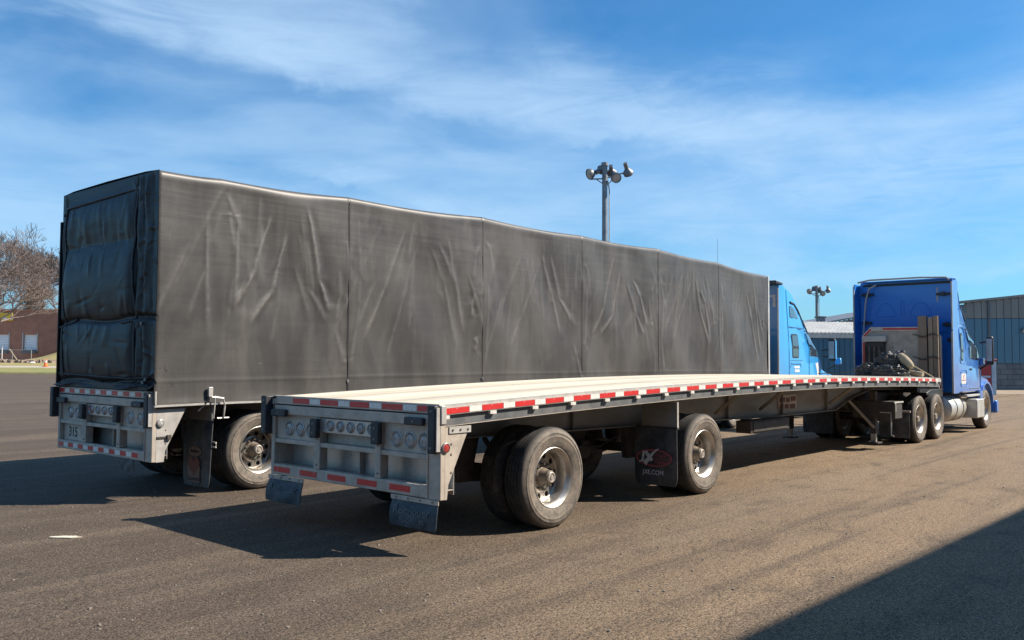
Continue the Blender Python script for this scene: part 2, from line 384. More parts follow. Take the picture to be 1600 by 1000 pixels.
# ------------------------------------------------------------------ ground and far terrain
def asphalt_material():
    m = bpy.data.materials.new('asphalt'); m.use_nodes = True
    t = NT(m.node_tree); p = t.n['Principled BSDF']
    co = t.new('ShaderNodeTexCoord').outputs['Object']
    s = t.new('ShaderNodeSeparateXYZ', i_0=co)
    n0 = t.noise(co, .11, 6, .6, .6); n1 = t.noise(co, .8, 7, .62, .5); n2 = t.noise(co, 7, 6, .62)
    agg = t.noise(co, 75, 3, .7); agg2 = t.noise(co, 30, 4, .65)
    # rolled lanes left by the paver and by tyres, along the trucks
    lane = t.noise(t.mapping(co, scale=(.05, .9, 1), rot=(0, 0, rad(-14))), 1.0, 6, .6, .7)
    lane2 = t.noise(t.mapping(co, scale=(.10, 2.6, 1), rot=(0, 0, rad(6))), 1.0, 5, .55, .5)
    # paler, tanner asphalt towards the right-hand side of the lot
    right_tone = t.ramp(t.m('ADD', t.m('ADD', t.m('MULTIPLY', s.outputs[0], .18), t.m('MULTIPLY', s.outputs[1], -.30)), t.m('MULTIPLY', n0, 3.2)), .9, 3.2)
    a = t.mix(right_tone, (.074, .055, .040), (.190, .134, .083))
    c = t.mix(t.m('MULTIPLY', t.ramp(n1, .36, .68), .38), a, t.mix(right_tone, (.100, .075, .054), (.225, .163, .104)))
    c = t.mix(t.m('MULTIPLY', t.ramp(lane, .42, .62), .60), c, t.mix(.5, c, (.20, .155, .11)))
    c = t.mix(t.m('MULTIPLY', t.ramp(lane2, .48, .68), .50), c, (.058, .046, .036))
    # mottling, scuffs, oil spots and hairline cracks
    mott = t.noise(t.mapping(co, scale=(.7, 1.3, 1), rot=(0, 0, .2)), 1.9, 7, .68, .5)
    c = t.mix(t.m('MULTIPLY', t.ramp(mott, .50, .70), .50), c, (.055, .043, .033))
    c = t.mix(t.m('MULTIPLY', t.ramp(mott, .46, .30), .30), c, t.mix(right_tone, (.12, .095, .072), (.22, .17, .118)))
    spot = t.m('MULTIPLY', t.ramp(t.noise(co, 1.7, 4, .5, .3), .67, .74), t.ramp(t.noise(co, .35, 2), .5, .6))
    c = t.mix(t.m('MULTIPLY', spot, .55), c, (.03, .026, .022))
    cr = t.new('ShaderNodeTexVoronoi', feature='DISTANCE_TO_EDGE'); cr.inputs['Scale'].default_value = .16
    wob = t.new('ShaderNodeVectorMath', operation='ADD'); t.l.new(co, wob.inputs[0])
    wn = t.new('ShaderNodeTexNoise'); t.l.new(co, wn.inputs['Vector']); wn.inputs['Scale'].default_value = .9; wn.inputs['Detail'].default_value = 6
    wsc = t.new('ShaderNodeVectorMath', operation='SCALE'); t.l.new(wn.outputs['Color'], wsc.inputs[0]); wsc.inputs['Scale'].default_value = 1.6
    t.l.new(wsc.outputs[0], wob.inputs[1]); t.l.new(wob.outputs[0], cr.inputs['Vector'])
    crack = t.m('MULTIPLY', t.m('MULTIPLY', t.ramp(cr.outputs['Distance'], .0022, .0), t.ramp(n1, .42, .56)), .55)
    c = t.mix(crack, c, (.02, .017, .015))
    hv = t.new('ShaderNodeHueSaturation'); t.l.new(c, hv.inputs['Color'])
    val = t.m('ADD', t.m('ADD', t.ramp(agg, .32, .68, .18, 1.78), t.ramp(agg2, .3, .7, -.42, .42)), t.ramp(n2, .3, .7, -.09, .09))
    t.l.new(val, hv.inputs['Value'])
    vo = t.new('ShaderNodeTexVoronoi', feature='F1'); t.l.new(co, vo.inputs['Vector']); vo.inputs['Scale'].default_value = 46
    sep = t.new('ShaderNodeSeparateColor'); t.l.new(vo.outputs['Color'], sep.inputs[0])
    pick = t.m('MULTIPLY', t.m('GREATER_THAN', sep.outputs[0], .962), t.m('LESS_THAN', vo.outputs['Distance'], .30))
    c = t.mix(t.m('MULTIPLY', pick, .55), hv.outputs[0], (.30, .26, .21))
    vd = t.m('MULTIPLY', t.m('GREATER_THAN', sep.outputs[1], .90), t.m('LESS_THAN', vo.outputs['Distance'], .38))
    c = t.mix(t.m('MULTIPLY', vd, .6), c, (.035, .03, .027))
    t.l.new(c, p.inputs['Base Color']); p.inputs['Roughness'].default_value = .88; p.inputs['Specular IOR Level'].default_value = .3
    b1 = t.new('ShaderNodeBump'); b1.inputs['Strength'].default_value = .8; b1.inputs['Distance'].default_value = .008
    t.l.new(t.m('ADD', agg, t.m('MULTIPLY', agg2, .7)), b1.inputs['Height']); t.l.new(b1.outputs[0], p.inputs['Normal'])
    return m
M['asphalt'] = asphalt_material()
gmb = MB()
n = 60
xs = [-120 + 1500*(i/n)**2 for i in range(n+1)]; ys = [-200 + 1600*(i/n)**1.6 for i in range(n+1)]
gmb.add([(x, y, 0) for x in xs for y in ys], [(i*(n+1)+j, (i+1)*(n+1)+j, (i+1)*(n+1)+j+1, i*(n+1)+j+1) for i in range(n) for j in range(n)])
structure(gmb.build('ground', M['asphalt']))

M['grass_green'] = material('lawn', (.16, .18, .045), .9, 0, (.25, .23, .08), .5, dust=(.26, .21, .11), dust_amt=.5, dscale=.25, bump=.5, bscale=20)
M['grass_tan'] = material('winter_grass', (.30, .26, .09), .9, 0, (.28, .22, .11), .4, dust=(.14, .13, .05), dust_amt=.5, dscale=.2, bump=.5, bscale=20)
M['concrete'] = material('pale_concrete', (.42, .38, .32), .85, 0, (.34, .31, .26), 1.5, bump=.2)
M['dirt'] = material('gravel_verge', (.30, .24, .17), .9, 0, (.22, .17, .12), 1.0, bump=.5, bscale=15)

# a frame looking down the lot: local x = to the right, y = away from the photographer
FAR = YAW-90
def far_frame(u, v, depth):
    p = at(u, v, depth); return p
Rz = Matrix.Rotation(rad(FAR), 3, 'Z')
def to_world(lx, d, z):      # lx right, d away, from the foot of the camera
    q = Rz @ Vector((lx, d, 0)); return Vector((CAM.x+q.x, CAM.y+q.y, z))
def strip(name, mat, rows, lx0, lx1, n=30, amp=0.0):
    """terrain strip: rows of (distance, z), from lx0 to lx1"""
    mb = MB(); k = len(rows)
    for i in range(n+1):
        lx = lx0+(lx1-lx0)*i/n
        for j, (d, z) in enumerate(rows):
            w = mnoise.noise(Vector((lx*.08, d*.08, 3)))*amp if 0 < j < k-1 else 0
            mb.v.append(tuple(to_world(lx, d, z+w)))
    mb.f = [(i*k+j, (i+1)*k+j, (i+1)*k+j+1, i*k+j+1) for i in range(n) for j in range(k-1)]
    return structure(mb.build(name, mat))
strip('lawn', M['grass_green'], [(88, 0.0), (88.1, .14), (92, .24), (100, .46)], -140, -22, 40)
strip('path', M['concrete'], [(99.9, .464), (100, .47), (106, .60)], -140, -22, 30)
strip('grass_bank', M['grass_tan'], [(105.9, .602), (108, .68), (113, .92), (114.6, .96)], -140, -22, 40, .03)
strip('dock_apron', M['concrete'], [(118.5, .9), (125, .92), (134, .95)], -140, -22, 20)
strip('far_ground', M['grass_tan'], [(134, .9), (150, 3.0), (200, 5.0), (420, 9.0)], -320, 20, 30, .6)
strip('gravel_verge', M['dirt'], [(46.2, .004), (47, .03), (49.5, .05), (60, .05)], 21, 70, 20, .01)

# ------------------------------------------------------------------ wheels
def tyre_mesh(D=1.014, w=.275):
    R = D/2
    half = [(.288, .045), (.302, .030), (.330, .014), (.375, .003), (.405, .0), (.412, -.003), (.418, 0), (.440, .002), (.444, -.002), (.450, .003), (.472, .012),
            (R-.022, .022), (R-.012, .028), (R-.008, .036), (R-.003, .044)]
    prof = list(half)
    y = .044; edges = [.074, .105, .136]
    prof += [(R, .052)]
    for e in (.080, .1175, .1575, .195):
        prof += [(R, e-.005), (R-.012, e-.0035), (R-.012, e+.0035), (R, e+.005)]
    prof += [(r, w-t) for r, t in reversed(half)]
    return MB().lathe(prof, n=88).mesh('tyre', M['tyre'])
def rim_mesh(mat, flip=False, n_hole=10, rc=.205, rh=.030):
    """deep-dish disc wheel: outer flange at y=.03, disc at y=.185, hand holes through the disc"""
    mb = MB()
    disc_y = .185
    prof = [(.285, .245), (.300, .250), (.300, .240), (.262, .225), (.256, disc_y+.012)]
    outer = [(.286, .050), (.300, .036), (.306, .026), (.300, .022), (.292, .026), (.276, .045), (.262, .060), (.254, .075), (.250, .16), (.247, disc_y-.006), (.240, disc_y)]
    mb.lathe(outer, n=64); mb.lathe(prof, n=48)
    r0, r1 = .165, .240; seg = 16
    for k in range(n_hole):
        tcn = 2*PI*(k+.5)/n_hole; ht = PI/n_hole
        inn, out = [], []
        # four corners are sampled exactly so that neighbouring sectors meet
        hr = (r1-r0)/2; rm = (r1+r0)/2
        for j in range(seg):
            a = 2*PI*(j+.5)/seg
            ca, sa = math.cos(a), math.sin(a)
            tt = 1/max(abs(ca), abs(sa))
            ro, to = rm+hr*ca*tt, tcn+ht*sa*tt
            ri, ti = rc+rh*ca, tcn+rh*sa/rc
            out.append((ro*math.cos(to), disc_y, ro*math.sin(to)))
            inn.append((ri*math.cos(ti), disc_y+.0, ri*math.sin(ti)))
        back = [(x, disc_y+.025, z) for x, y_, z in inn]
        mb.add(out+inn+back, [(j, (j+1) % seg, seg+(j+1) % seg, seg+j) for j in range(seg)] +
               [(seg+j, seg+(j+1) % seg, 2*seg+(j+1) % seg, 2*seg+j) for j in range(seg)])
        # corners
        for sr in (-1, 1):
            for sn in (-1, 1):
                rr, th = (r1 if sr > 0 else r0), tcn+sn*ht
                corner = (rr*math.cos(th), disc_y, rr*math.sin(th))
                idx = {(1, 1): (1, 2), (-1, 1): (5, 6), (-1, -1): (9, 10), (1, -1): (13, 14)}[(sr, sn)]
                mb.add([corner, out[idx[0]], out[idx[1]]], [(0, 1, 2)])
    mb.lathe([(.166, disc_y), (.150, disc_y-.006), (.148, disc_y-.012), (.108, disc_y-.012)], n=48)
    return mb.mesh('wheel', mat)
def hub_mesh(length=.16):
    y = .185
    prof = [(.108, y), (.106, y-.02), (.090, y-.03), (.076, y-length*.55), (.072, y-length*.6), (.068, y-length*.95), (.062, y-length), (.0, y-length)]
    mb = MB().lathe(prof, n=32)
    return mb.mesh('hub', M['hub'])
def cap_mesh(length=.16):
    y = .185-length
    return MB().lathe([(.058, y-.001), (.056, y-.014), (.050, y-.018), (.040, y-.018), (.038, y-.012), (.024, y-.012), (.022, y-.022), (.0, y-.024)], n=28).mesh('hub_cap', M['hub_cap'])
def nut_mesh():
    mb = MB(); y = .185-.012
    for k in range(10):
        a = 2*PI*k/10; cx, cz = .129*math.cos(a), .129*math.sin(a)
        mb.lathe([(.017, 0), (.017, -.022), (.009, -.024), (.009, -.045), (0, -.046)], center=(cx, y, cz), n=6)
    return mb.mesh('lug_nuts', M['hub'])
TY = tyre_mesh(); RIM = rim_mesh(M['rim']); RIMD = rim_mesh(M['rim_dull']); HUB = hub_mesh(.125); CAP = cap_mesh(.125); NUT = nut_mesh()
HUBS = hub_mesh(.10); CAPS = cap_mesh(.10)
def wheel(parent, x, y, z, side=1, rim=None, hub=True, short=False, scale=1.0, steer=0.0, roll=0.0):
    """side=1: outer face towards -y (right side); -1: towards +y"""
    w = link('wheel', rim or RIM, parent, loc=(x, y, z), rot=(0, 0, 0 if side > 0 else PI))
    w.scale = (scale, scale, scale); w.rotation_euler = (0, roll if side > 0 else -roll, (0 if side > 0 else PI)+steer)
    link('tyre', TY, w)
    if hub:
        link('hub', HUBS if short else HUB, w); link('hub_cap', CAPS if short else CAP, w); link('lug_nuts', NUT, w)
    return w
def dual(parent, x, z, y0, width, rim=None, scale=1.0, short=False):
    """outer and inner wheels on both ends of one axle; y0 = right outer face"""
    for k in (0, 1):
        outer = y0 if k == 0 else y0+width
        s = 1 if k == 0 else -1
        wheel(parent, x, outer, z, s, rim, True, short, scale, roll=random.random()*.6)
        # inner wheel mirrored: its dish faces the vehicle centre
        inner = outer + s*(.330+.275)*scale
        wheel(parent, x, inner, z, -s, rim, False, False, scale, roll=random.random()*.6)

# ------------------------------------------------------------------ trailers
TW = 2.59
def rear_frame(P, cfg):
    """everything on the rear face of a flatbed, x=0 being the rear plane; P is the trailer"""
    zt, zb = cfg['zt'], cfg['zb']
    def bx(name, a, b, mat='alu', bev=.004, label=None): return MB().box(a, b).build(name, M[mat], P, bev, label=label)
    bx('top_rail', (0, .02, zt-.088), (.055, TW-.02, zt-.002))
    bx('cross_bar', (-.012, .165, zt-.195), (.075, TW-.06, zt-.10), bev=.008)
    bx('bottom_bar', (-.004, .165, zb), (.085, TW-.06, zb+.112), bev=.008)
    bx('corner_post', (0, 0, zb-.004), (.055, .163, zt-.090), bev=.006); bx('corner_post', (0, TW-.058, zb-.004), (.055, TW, zt-.090), bev=.006)
    MB().box((-.012, .148, zb), (-.001, .163, zt-.1)).build('post_lip', M['alu'], P)
    V1, V2 = (1.738, 1.838), (.800, .885)
    for a, b in (V1, V2):
        o = bx('upright', (.0, a, zb+.113), (.10, b, zt-.197), bev=.006)
        for z in (zb+.16, zb+.42):
            MB().lathe([(.012, 0), (.012, -.008), (0, -.010)], center=(0, (a+b)/2, z), axis='x', n=8).build('bolt', M['lens_rim'], o)
    zm = zb+.335
    for a, b in ((.165, V2[0]), (V2[1], V1[0]), (V1[1], TW-.06)):
        bx('shelf_bar', (.006, a+.001, zm), (.16, b-.001, zm+.045), bev=.004)
    # recessed panels behind the bars
    for a, b in ((.165, V2[0]), (V1[1], TW-.06)):
        bx('lamp_panel', (.034, a+.001, zm+.047), (.042, b-.001, zt-.197), 'alu', 0)
    bx('back_panel', (.22, .06, zb+.02), (.228, TW-.06, zm+.04), 'chrome', 0)
    bx('side_panel', (.056, TW-.070, zb+.02), (.219, TW-.061, zm+.04), 'alu', 0)
    bx('floor_plate', (.087, .06, zb+.060), (.219, TW-.06, zb+.068), 'alu', 0)
    bx('back_panel', (.10, V2[1], zm+.047), (.108, V1[0], zt-.197), 'alu', 0)
    bx('centre_lamp_bar', (.010, V2[1]+.002, zt-.345), (.022, V1[0]-.002, zt-.205), 'chrome', .003)
    MB().box((.16, 1.30, zb+.07), (.215, 1.325, zm-.003)).build('divider', M['alu'], P)
    def lamp(y, z, r, x, red=False):
        b = MB().lathe([(r*1.06, .0), (r*1.06, -.006), (r*.98, -.010), (r*.92, -.004), (r*.90, -.012), (r*.84, -.020), (r*.76, -.012), (r*.74, .0)], center=(x, y, z), axis='x', n=32).build('tail_lamp', M['bezel'], P)
        MB().lathe([(r*.735, -.002), (r*.66, -.010), (r*.48, -.012), (r*.46, -.007), (r*.43, -.012), (r*.24, -.015), (r*.20, -.009), (0, -.010)], center=(x, y, z), axis='x', n=28).build('lens', M['lens_red'] if red else M['lens_clear'], b)
    zl = zm+.155
    for y in cfg['left']: lamp(y, zl, .073, .033)
    for y in cfg['right']: lamp(y, zl, .073, .033)
    for i, y in enumerate(cfg['mid']): lamp(y, zt-.272, .052, .009, red=(cfg['kind'] == 'B' and i == 0))
    # bumpers
    def bump(a, b):
        o = bx('bumper_block', a, b, 'black', .012)
        zc = (a[2]+b[2])/2; yc = (a[1]+b[1])/2
        for z in ([a[2]+.05, b[2]-.05] if b[2]-a[2] > .15 else [zc]):
            MB().lathe([(.010, .001), (.010, -.004), (0, -.005)], center=(a[0], yc, z), axis='x', n=8).build('bolt', M['lens_rim'], o)
    bump((-.060, V1[0]-.012, zt-.40), (-.001, V1[1]-.002, zt-.21)); bump((-.060, V2[0]-.030, zt-.40), (-.001, V2[1]-.003, zt-.20))
    bump((-.060, .018, zt-.43), (-.002, .108, zt-.012)); bump((-.085, TW-.01, zt-.41), (.03, TW+.085, zt-.005))
    bump((-.06, .175, zt-.195), (-.013, .42, zt-.125)); bump((-.06, TW-.32, zt-.215), (-.013, TW-.065, zt-.140))
    MB().box((-.045, .001, zt-.41), (-.002, .012, zt-.03)).build('bumper_plate', M['alu_bright'], P)
    # reflective strips
    zs = zt-.072
    for (ya, yb) in cfg['tape_top_red']: bx('reflective_strip', (-.003, ya, zs), (-.0005, yb, zs+.052), 'red', 0)
    for (ya, yb) in cfg['tape_top_white']: bx('reflective_strip', (-.003, ya, zs), (-.0005, yb, zs+.052), 'white', 0)
    zs = zb+.030
    for (ya, yb) in cfg['tape_bot_red']: bx('reflective_strip', (-.0075, ya, zs), (-.0045, yb, zs+.055), 'red', 0)
    for (ya, yb) in cfg['tape_bot_white']: bx('reflective_strip', (-.0075, ya, zs), (-.0045, yb, zs+.055), 'white', 0)

def zA(x): return 1.445-.0022*(x-8.3)**2
def mudflap(P, x, y0, y1, z0, z1, curl=.03, mat='flap', r=.05, label=None, name='mud_flap', tilt=0.0):
    """hanging rubber sheet in the plane x, slightly curled; rounded lower corners"""
    mb = MB(); ny, nz = 12, 14; th = .009
    vs = []
    for side in (0, 1):
        for i in range(ny+1):
            for j in range(nz+1):
                u, v = i/ny, j/nz
                y = y0+(y1-y0)*u; z = z0+(z1-z0)*v
                # pull the lower corners in
                if v < .15:
                    k = (1-v/.15)
                    y = y0+(y1-y0)*u + (0.5-u)*2*r*.7*k*k*(1 if abs(u-.5) > .3 else .2)
                dx = -curl*math.sin((1-v)*PI*.8)*(.6+.4*math.sin(u*PI)) + tilt*(1-v) + .006*math.sin(u*9+v*4)
                vs.append((x+dx+side*th, y, z))
    k = (ny+1)*(nz+1); q = lambda i, j, s: s*k+i*(nz+1)+j
    fs = []
    for i in range(ny):
        for j in range(nz):
            fs.append((q(i, j, 0), q(i, j+1, 0), q(i+1, j+1, 0), q(i+1, j, 0))); fs.append((q(i, j, 1), q(i+1, j, 1), q(i+1, j+1, 1), q(i, j+1, 1)))
    for i in range(ny):
        for j in (0, nz): fs.append((q(i, j, 0), q(i+1, j, 0), q(i+1, j, 1), q(i, j, 1)))
    for j in range(nz):
        for i in (0, ny): fs.append((q(i, j, 0), q(i, j, 1), q(i, j+1, 1), q(i, j+1, 0)))
    return mb.add(vs, fs).build(name, M[mat], P, label=label)

def side_tape(P, x0, x1, zf, y, outward, period=.458, red=.285, h=.05, z_off=-.030):
    reds = MB().box((0, -.0015, -h), (red, .0015, 0)).mesh('reflective_strip', M['red'])
    whites = MB().box((0, -.0015, -h), (period-red-.012, .0015, 0)).mesh('reflective_strip', M['white'])
    x = x0
    while x < x1-.3:
        for me, dx in ((reds, 0), (whites, red+.006)):
            xx = x+dx; sl_ = (zf(xx+.2)-zf(xx))/.2
            link('reflective_strip', me, P, loc=(xx, y+outward*.0025, zf(xx)+z_off), rot=(0, -math.atan(sl_), 0))
        x += period

def chassis(P, zf, L, beam_rows, axles, wy, rim, detail=True):
    xs = [L*i/40 for i in range(41)]
    # side rails, both sides
    for s, y0 in ((1, 0.0), (-1, TW)):
        Yf = (lambda d: y0+s*d)
        def sec(d0, d1, z0, z1): return [(Yf(d0), z0), (Yf(d1), z0), (Yf(d1), z1), (Yf(d0), z1)]
        MB().sweep(sec(0, .010, -.088, -.022), xs, zf).build('rub_rail', M['alu_bright'], P)
        MB().sweep(sec(.030, .055, -.185, -.078), xs, zf).build('side_rail', M['rail'], P)
        MB().sweep(sec(.028, .12, -.192, -.186), xs, zf).build('rail_flange', M['alu'], P)
        MB().sweep(sec(.012, .075, -.022, -.002), xs, zf).build('edge_strip', M['alu_bright'], P)
        me = MB().box((-.042, -.022, -.122), (.042, .012, -.091)).mesh('stake_pocket', M['pocket'])
        x = .06
        while x < L:
            link('stake_pocket', me, P, loc=(x, Yf(.014), zf(x)), rot=(0, 0, 0 if s > 0 else PI)); x += .607
    # crossmembers
    cm = MB().box((-.03, .13, -.105), (.03, TW-.13, -.099)).box((-.003, .13, -.099), (.003, TW-.13, -.040)).box((-.03, .13, -.040), (.03, TW-.13, -.034)).mesh('crossmember', M['web'])
    x = .25
    while x < L-.1:
        link('crossmember', cm, P, loc=(x, 0, zf(x)-.0)); x += .36
    # main beams
    for yb in (.75, TW-.75):
        poly = list(beam_rows) + [(x, zf(x)-.108) for x in reversed([beam_rows[0][0]+(beam_rows[-1][0]-beam_rows[0][0])*i/24 for i in range(25)])]
        o = MB().prism(poly, 'y', yb-.005, yb+.005).build('main_beam', M['web'], P)
        mb = MB()
        for (xa, za), (xb_, zb_) in zip(beam_rows[:-1], beam_rows[1:]):
            mb.add([(xa, yb-.075, za-.012), (xb_, yb-.075, zb_-.012), (xb_, yb+.075, zb_-.012), (xa, yb+.075, za-.012),
                    (xa, yb-.075, za-.001), (xb_, yb-.075, zb_-.001), (xb_, yb+.075, zb_-.001), (xa, yb+.075, za-.001)],
                   [(0,3,2,1),(4,5,6,7),(0,1,5,4),(1,2,6,5),(2,3,7,6),(3,0,4,7)])
        mb.build('bottom_flange', M['web'], o)
        for i in range(int(L/1.9)):
            x = .9+i*1.9
            za = np.interp(x, [b[0] for b in beam_rows], [b[1] for b in beam_rows])
            for s in (-1, 1): MB().box((x, yb+s*.006, za+.001), (x+.008, yb+s*.055, zf(x)-.110)).build('stiffener', M['web'], o)
        lip = MB().sweep([(yb-.06, -.118), (yb-.0055, -.118), (yb-.0055, -.107), (yb-.06, -.107)], xs, zf, True)
        lip.build('top_flange', M['web'], o)
    # axles and suspension
    for ax in axles:
        MB().tube([(ax, .28, .507), (ax, TW-.28, .507)], .064, 16).build('axle', M['steel_dark'], P)
        for yb, s in ((.86, 1), (TW-.86, -1)):
            zt_ = float(np.interp(ax-.5, [b[0] for b in beam_rows], [b[1] for b in beam_rows]))-.014
            MB().prism([(ax-.66, zt_), (ax-.30, zt_), (ax-.42, .44), (ax-.60, .44)], 'y', yb-.05, yb+.05).build('hanger', M['steel_dark'], P, .006)
            MB().prism([(ax-.56, .45), (ax-.48, .58), (ax+.12, .60), (ax+.52, .53), (ax+.52, .47), (ax+.05, .40), (ax-.48, .44)], 'y', yb-.04, yb+.04).build('trailing_arm', M['steel_dark'], P, .006)
            MB().lathe([(.0, .54), (.10, .54), (.125, .60), (.135, .70), (.125, zt_-.02), (.09, zt_), (0, zt_)], center=(ax+.40, yb, 0), axis='z', n=20).build('air_spring', M['black'], P)
            MB().tube([(ax-.28, yb-.1*s, zt_-.02), (ax+.02, yb-.1*s, .50)], [.028, .022], 10).build('shock_absorber', M['steel_dark'], P)
            MB().lathe([(.20, .0), (.21, .02), (.21, .20), (.15, .22)], center=(ax, .33 if s > 0 else TW-.55, .507), axis='y', n=28).build('brake_drum', M['steel_dark'], P)
        MB().lathe([(0, 0), (.085, .0), (.095, .05), (.085, .14), (0, .15)], center=(ax+.2, .98, .52), axis='y', n=16).build('brake_chamber', M['steel_dark'], P)
        dual(P, ax, .507, wy, TW-2*wy, rim)

# ---- the flatbed in front
LA = 14.95
A = thing('flatbed_trailer', 'empty aluminium flatbed trailer with pale plank deck and red and white reflective side tape', 'trailer', (0, 0, 0))
beamA = [(.10, .93), (3.0, .88), (5.0, .86), (8.0, .80), (10.75, .80), (11.75, 1.03), (12.6, 1.135), (14.8, 1.10)]
chassis(A, zA, LA, beamA, (1.64, 4.71), .035, M and RIM)
LSTR = []
# deck: lengthwise planks with two aluminium nailing strips
ny = 13; w_ = (TW-.17)/ny
xsd = [.056+(LA-.056-.02)*i/28 for i in range(29)]
for k in range(ny):
    y0 = .085+k*w_
    e = .0035
    dz = random.uniform(-.003, .002)
    name, mt = ('nailing_strip', M['alu_bright']) if k in (4, 9) else ('plank', M['plank'])
    if name == 'nailing_strip':
        MB().sweep([(y0+e, -.032), (y0+.05, -.032), (y0+.05, -.004), (y0+e, -.004)], xsd, zA).build(name, mt, A)
        y0 += .052; wk = w_-.052
    else: wk = w_
    # each run of planks is laid in three lengths
    cuts = [0, random.choice((8, 9, 10)), random.choice((18, 19, 20)), 28]
    for a, b in zip(cuts[:-1], cuts[1:]):
        dz2 = dz+random.uniform(-.0015, .0015)
        sub = xsd[a:b+1]; sub = [sub[0]+.002]+sub[1:-1]+[sub[-1]-.002]
        MB().sweep([(y0+e, -.034+dz2), (y0+wk-e, -.034+dz2), (y0+wk-e, -.003+dz2), (y0+e, -.003+dz2)], sub, zA).build('plank', M['plank'], A)
cfgA = dict(kind='A', zt=1.305, zb=.475, left=(2.303, 2.113, 1.925), right=(.611, .425, .242), mid=(1.577, 1.419, 1.260, 1.102, .944))
def tapes(y_start, red, white, n): 
    r, w = [], []; y = y_start
    for i in range(n):
        r.append((y-red, y)); w.append((y-red-white+.008, y-red-.008)); y -= red+white
    return r, w
cfgA['tape_top_red'], cfgA['tape_top_white'] = tapes(2.209, .285, .190, 4)
cfgA['tape_top_red'].append((.17, .30)); cfgA['tape_top_white'] = cfgA['tape_top_white'][:4]; cfgA['tape_top_white'][3] = (.308, cfgA['tape_top_red'][3][0]-.008)
cfgA['tape_bot_red'], _w = tapes(2.525, .285, .180, 5); cfgA['tape_bot_white'] = []
rear_frame(A, cfgA)
side_tape(A, .062-.0, LA-.05, zA, 0, -1)
# worn white blocks at rear corner
MB().box((.0, -.012, 1.130), (.060, .028, 1.290)).build('corner_block', M['alu_bright'], A, .004)
MB().box((.0, TW-.028, 1.130), (.060, TW+.012, 1.290)).build('corner_block', M['alu_bright'], A, .004)
# side gusset plates under the corner
for y0, y1 in ((.002, .010), (TW-.010, TW-.002)):
    gs = MB().prism([(.057, .472), (.085, .472), (.10, .60), (.36, 1.10), (.057, 1.10)], 'y', y0, y1).build('gusset_plate', M['alu'], A)
    MB().box((.10, y0-.010, 1.045), (.37, y0-.001, 1.105)).build('bolt_plate', M['alu_bright'], gs)
    for x in (.14, .235, .33): MB().lathe([(.010, 0), (.010, -.006), (0, -.007)], center=(x, y0-.010, 1.073), n=8).build('bolt', M['steel_dark'], gs)
    for z in (.86, .70, .95): MB().lathe([(.012, 0), (.0, -.002)], center=(.13, y0-.001, z), n=8).build('bolt', M['steel_dark'], gs)
mk = MB().lathe([(.046, .0), (.046, -.014), (.038, -.018)], center=(.028+.03, -.001, .925), n=20).build('marker_lamp', M['lens_rim'], A)
MB().lathe([(.038, -.012), (.02, -.018), (0, -.019)], center=(.058, -.001, .925), n=20).build('lens', M['lens_red'], mk)
# rear flaps with the maker's name
for ya, yb, t_ in ((.012, .635, 0), (1.995, 2.62, 1)):
    hp = MB().box((-.012, ya, .428), (.0, yb, .471)).build('flap_bracket', M['alu'], A, .003)
    for i in range(4): MB().lathe([(.011, 0), (.011, -.006), (0, -.008)], center=(-.012, ya+.07+i*.16, .452), axis='x', n=8).build('bolt', M['lens_rim'], hp)
    fl = mudflap(A, -.004, ya+.005, yb-.01, .205, .427, .028, 'flap_blue', .02, tilt=-.02 if t_ == 0 else -.035)
    yc = (ya+yb)/2
    l1 = lettering('lettering', 'Reitnouer', .100, M['letter_faint'], fl, (-.045, yc, .350), (0, -1, 0), (.10, 0, .995), .48, .0)
    l2 = lettering('lettering', 'READING, PA', .060, M['letter_faint'] if t_ else M['letter_faint'], fl, (-.048, yc-.01, .262), (0, -1, 0), (-.02, 0, 1), .32)
# forward flap between the two axles
hp = MB().box((3.965, .005, .872), (3.975, .515, 1.185)).build('flap_hanger', M['web'], A)
hp2 = MB().box((3.958, .0, .858), (3.980, .60, .885)).build('flap_bracket', M['steel_dark'], A)
MB().box((3.955, .002, .87), (3.99, .008, 1.19)).build('hanger_edge', M['alu_bright'], hp)
fl = mudflap(A, 3.95, .004, .603, .165, .860, .02, 'flap', .05, tilt=.015)
xf = 3.918
def oval(yc, zc, a, b, t, x, mat, P, name='emblem_ring'):
    mb = MB(); n = 48
    vs = []
    for k in range(n):
        c, s = math.cos(2*PI*k/n), math.sin(2*PI*k/n)
        for (aa, bb) in ((a, b), (a-t, b-t*.8)):
            for xx in (x, x+.003): vs.append((xx, yc+aa*c, zc+bb*s))
    fs = []
    for k in range(n):
        m_ = (k+1) % n; i, j = k*4, m_*4
        fs += [(i, j, j+2, i+2), (i+1, i+3, j+3, j+1), (i, i+1, j+1, j), (i+2, j+2, j+3, i+3)]
    return mb.add(vs, fs).build(name, mat, P)
EY, EZ = .311, .500
oval(EY, EZ, .258, .107, .020, xf, M['letter_red'], fl)
oval(EY, EZ, .234, .088, .004, xf, M['letter_red'], fl)
lettering('lettering', 'J', .150, M['letter'], fl, (xf-.003, .470, .520), (0, -1, 0), (0, 0, 1), .085, .10, .0015)
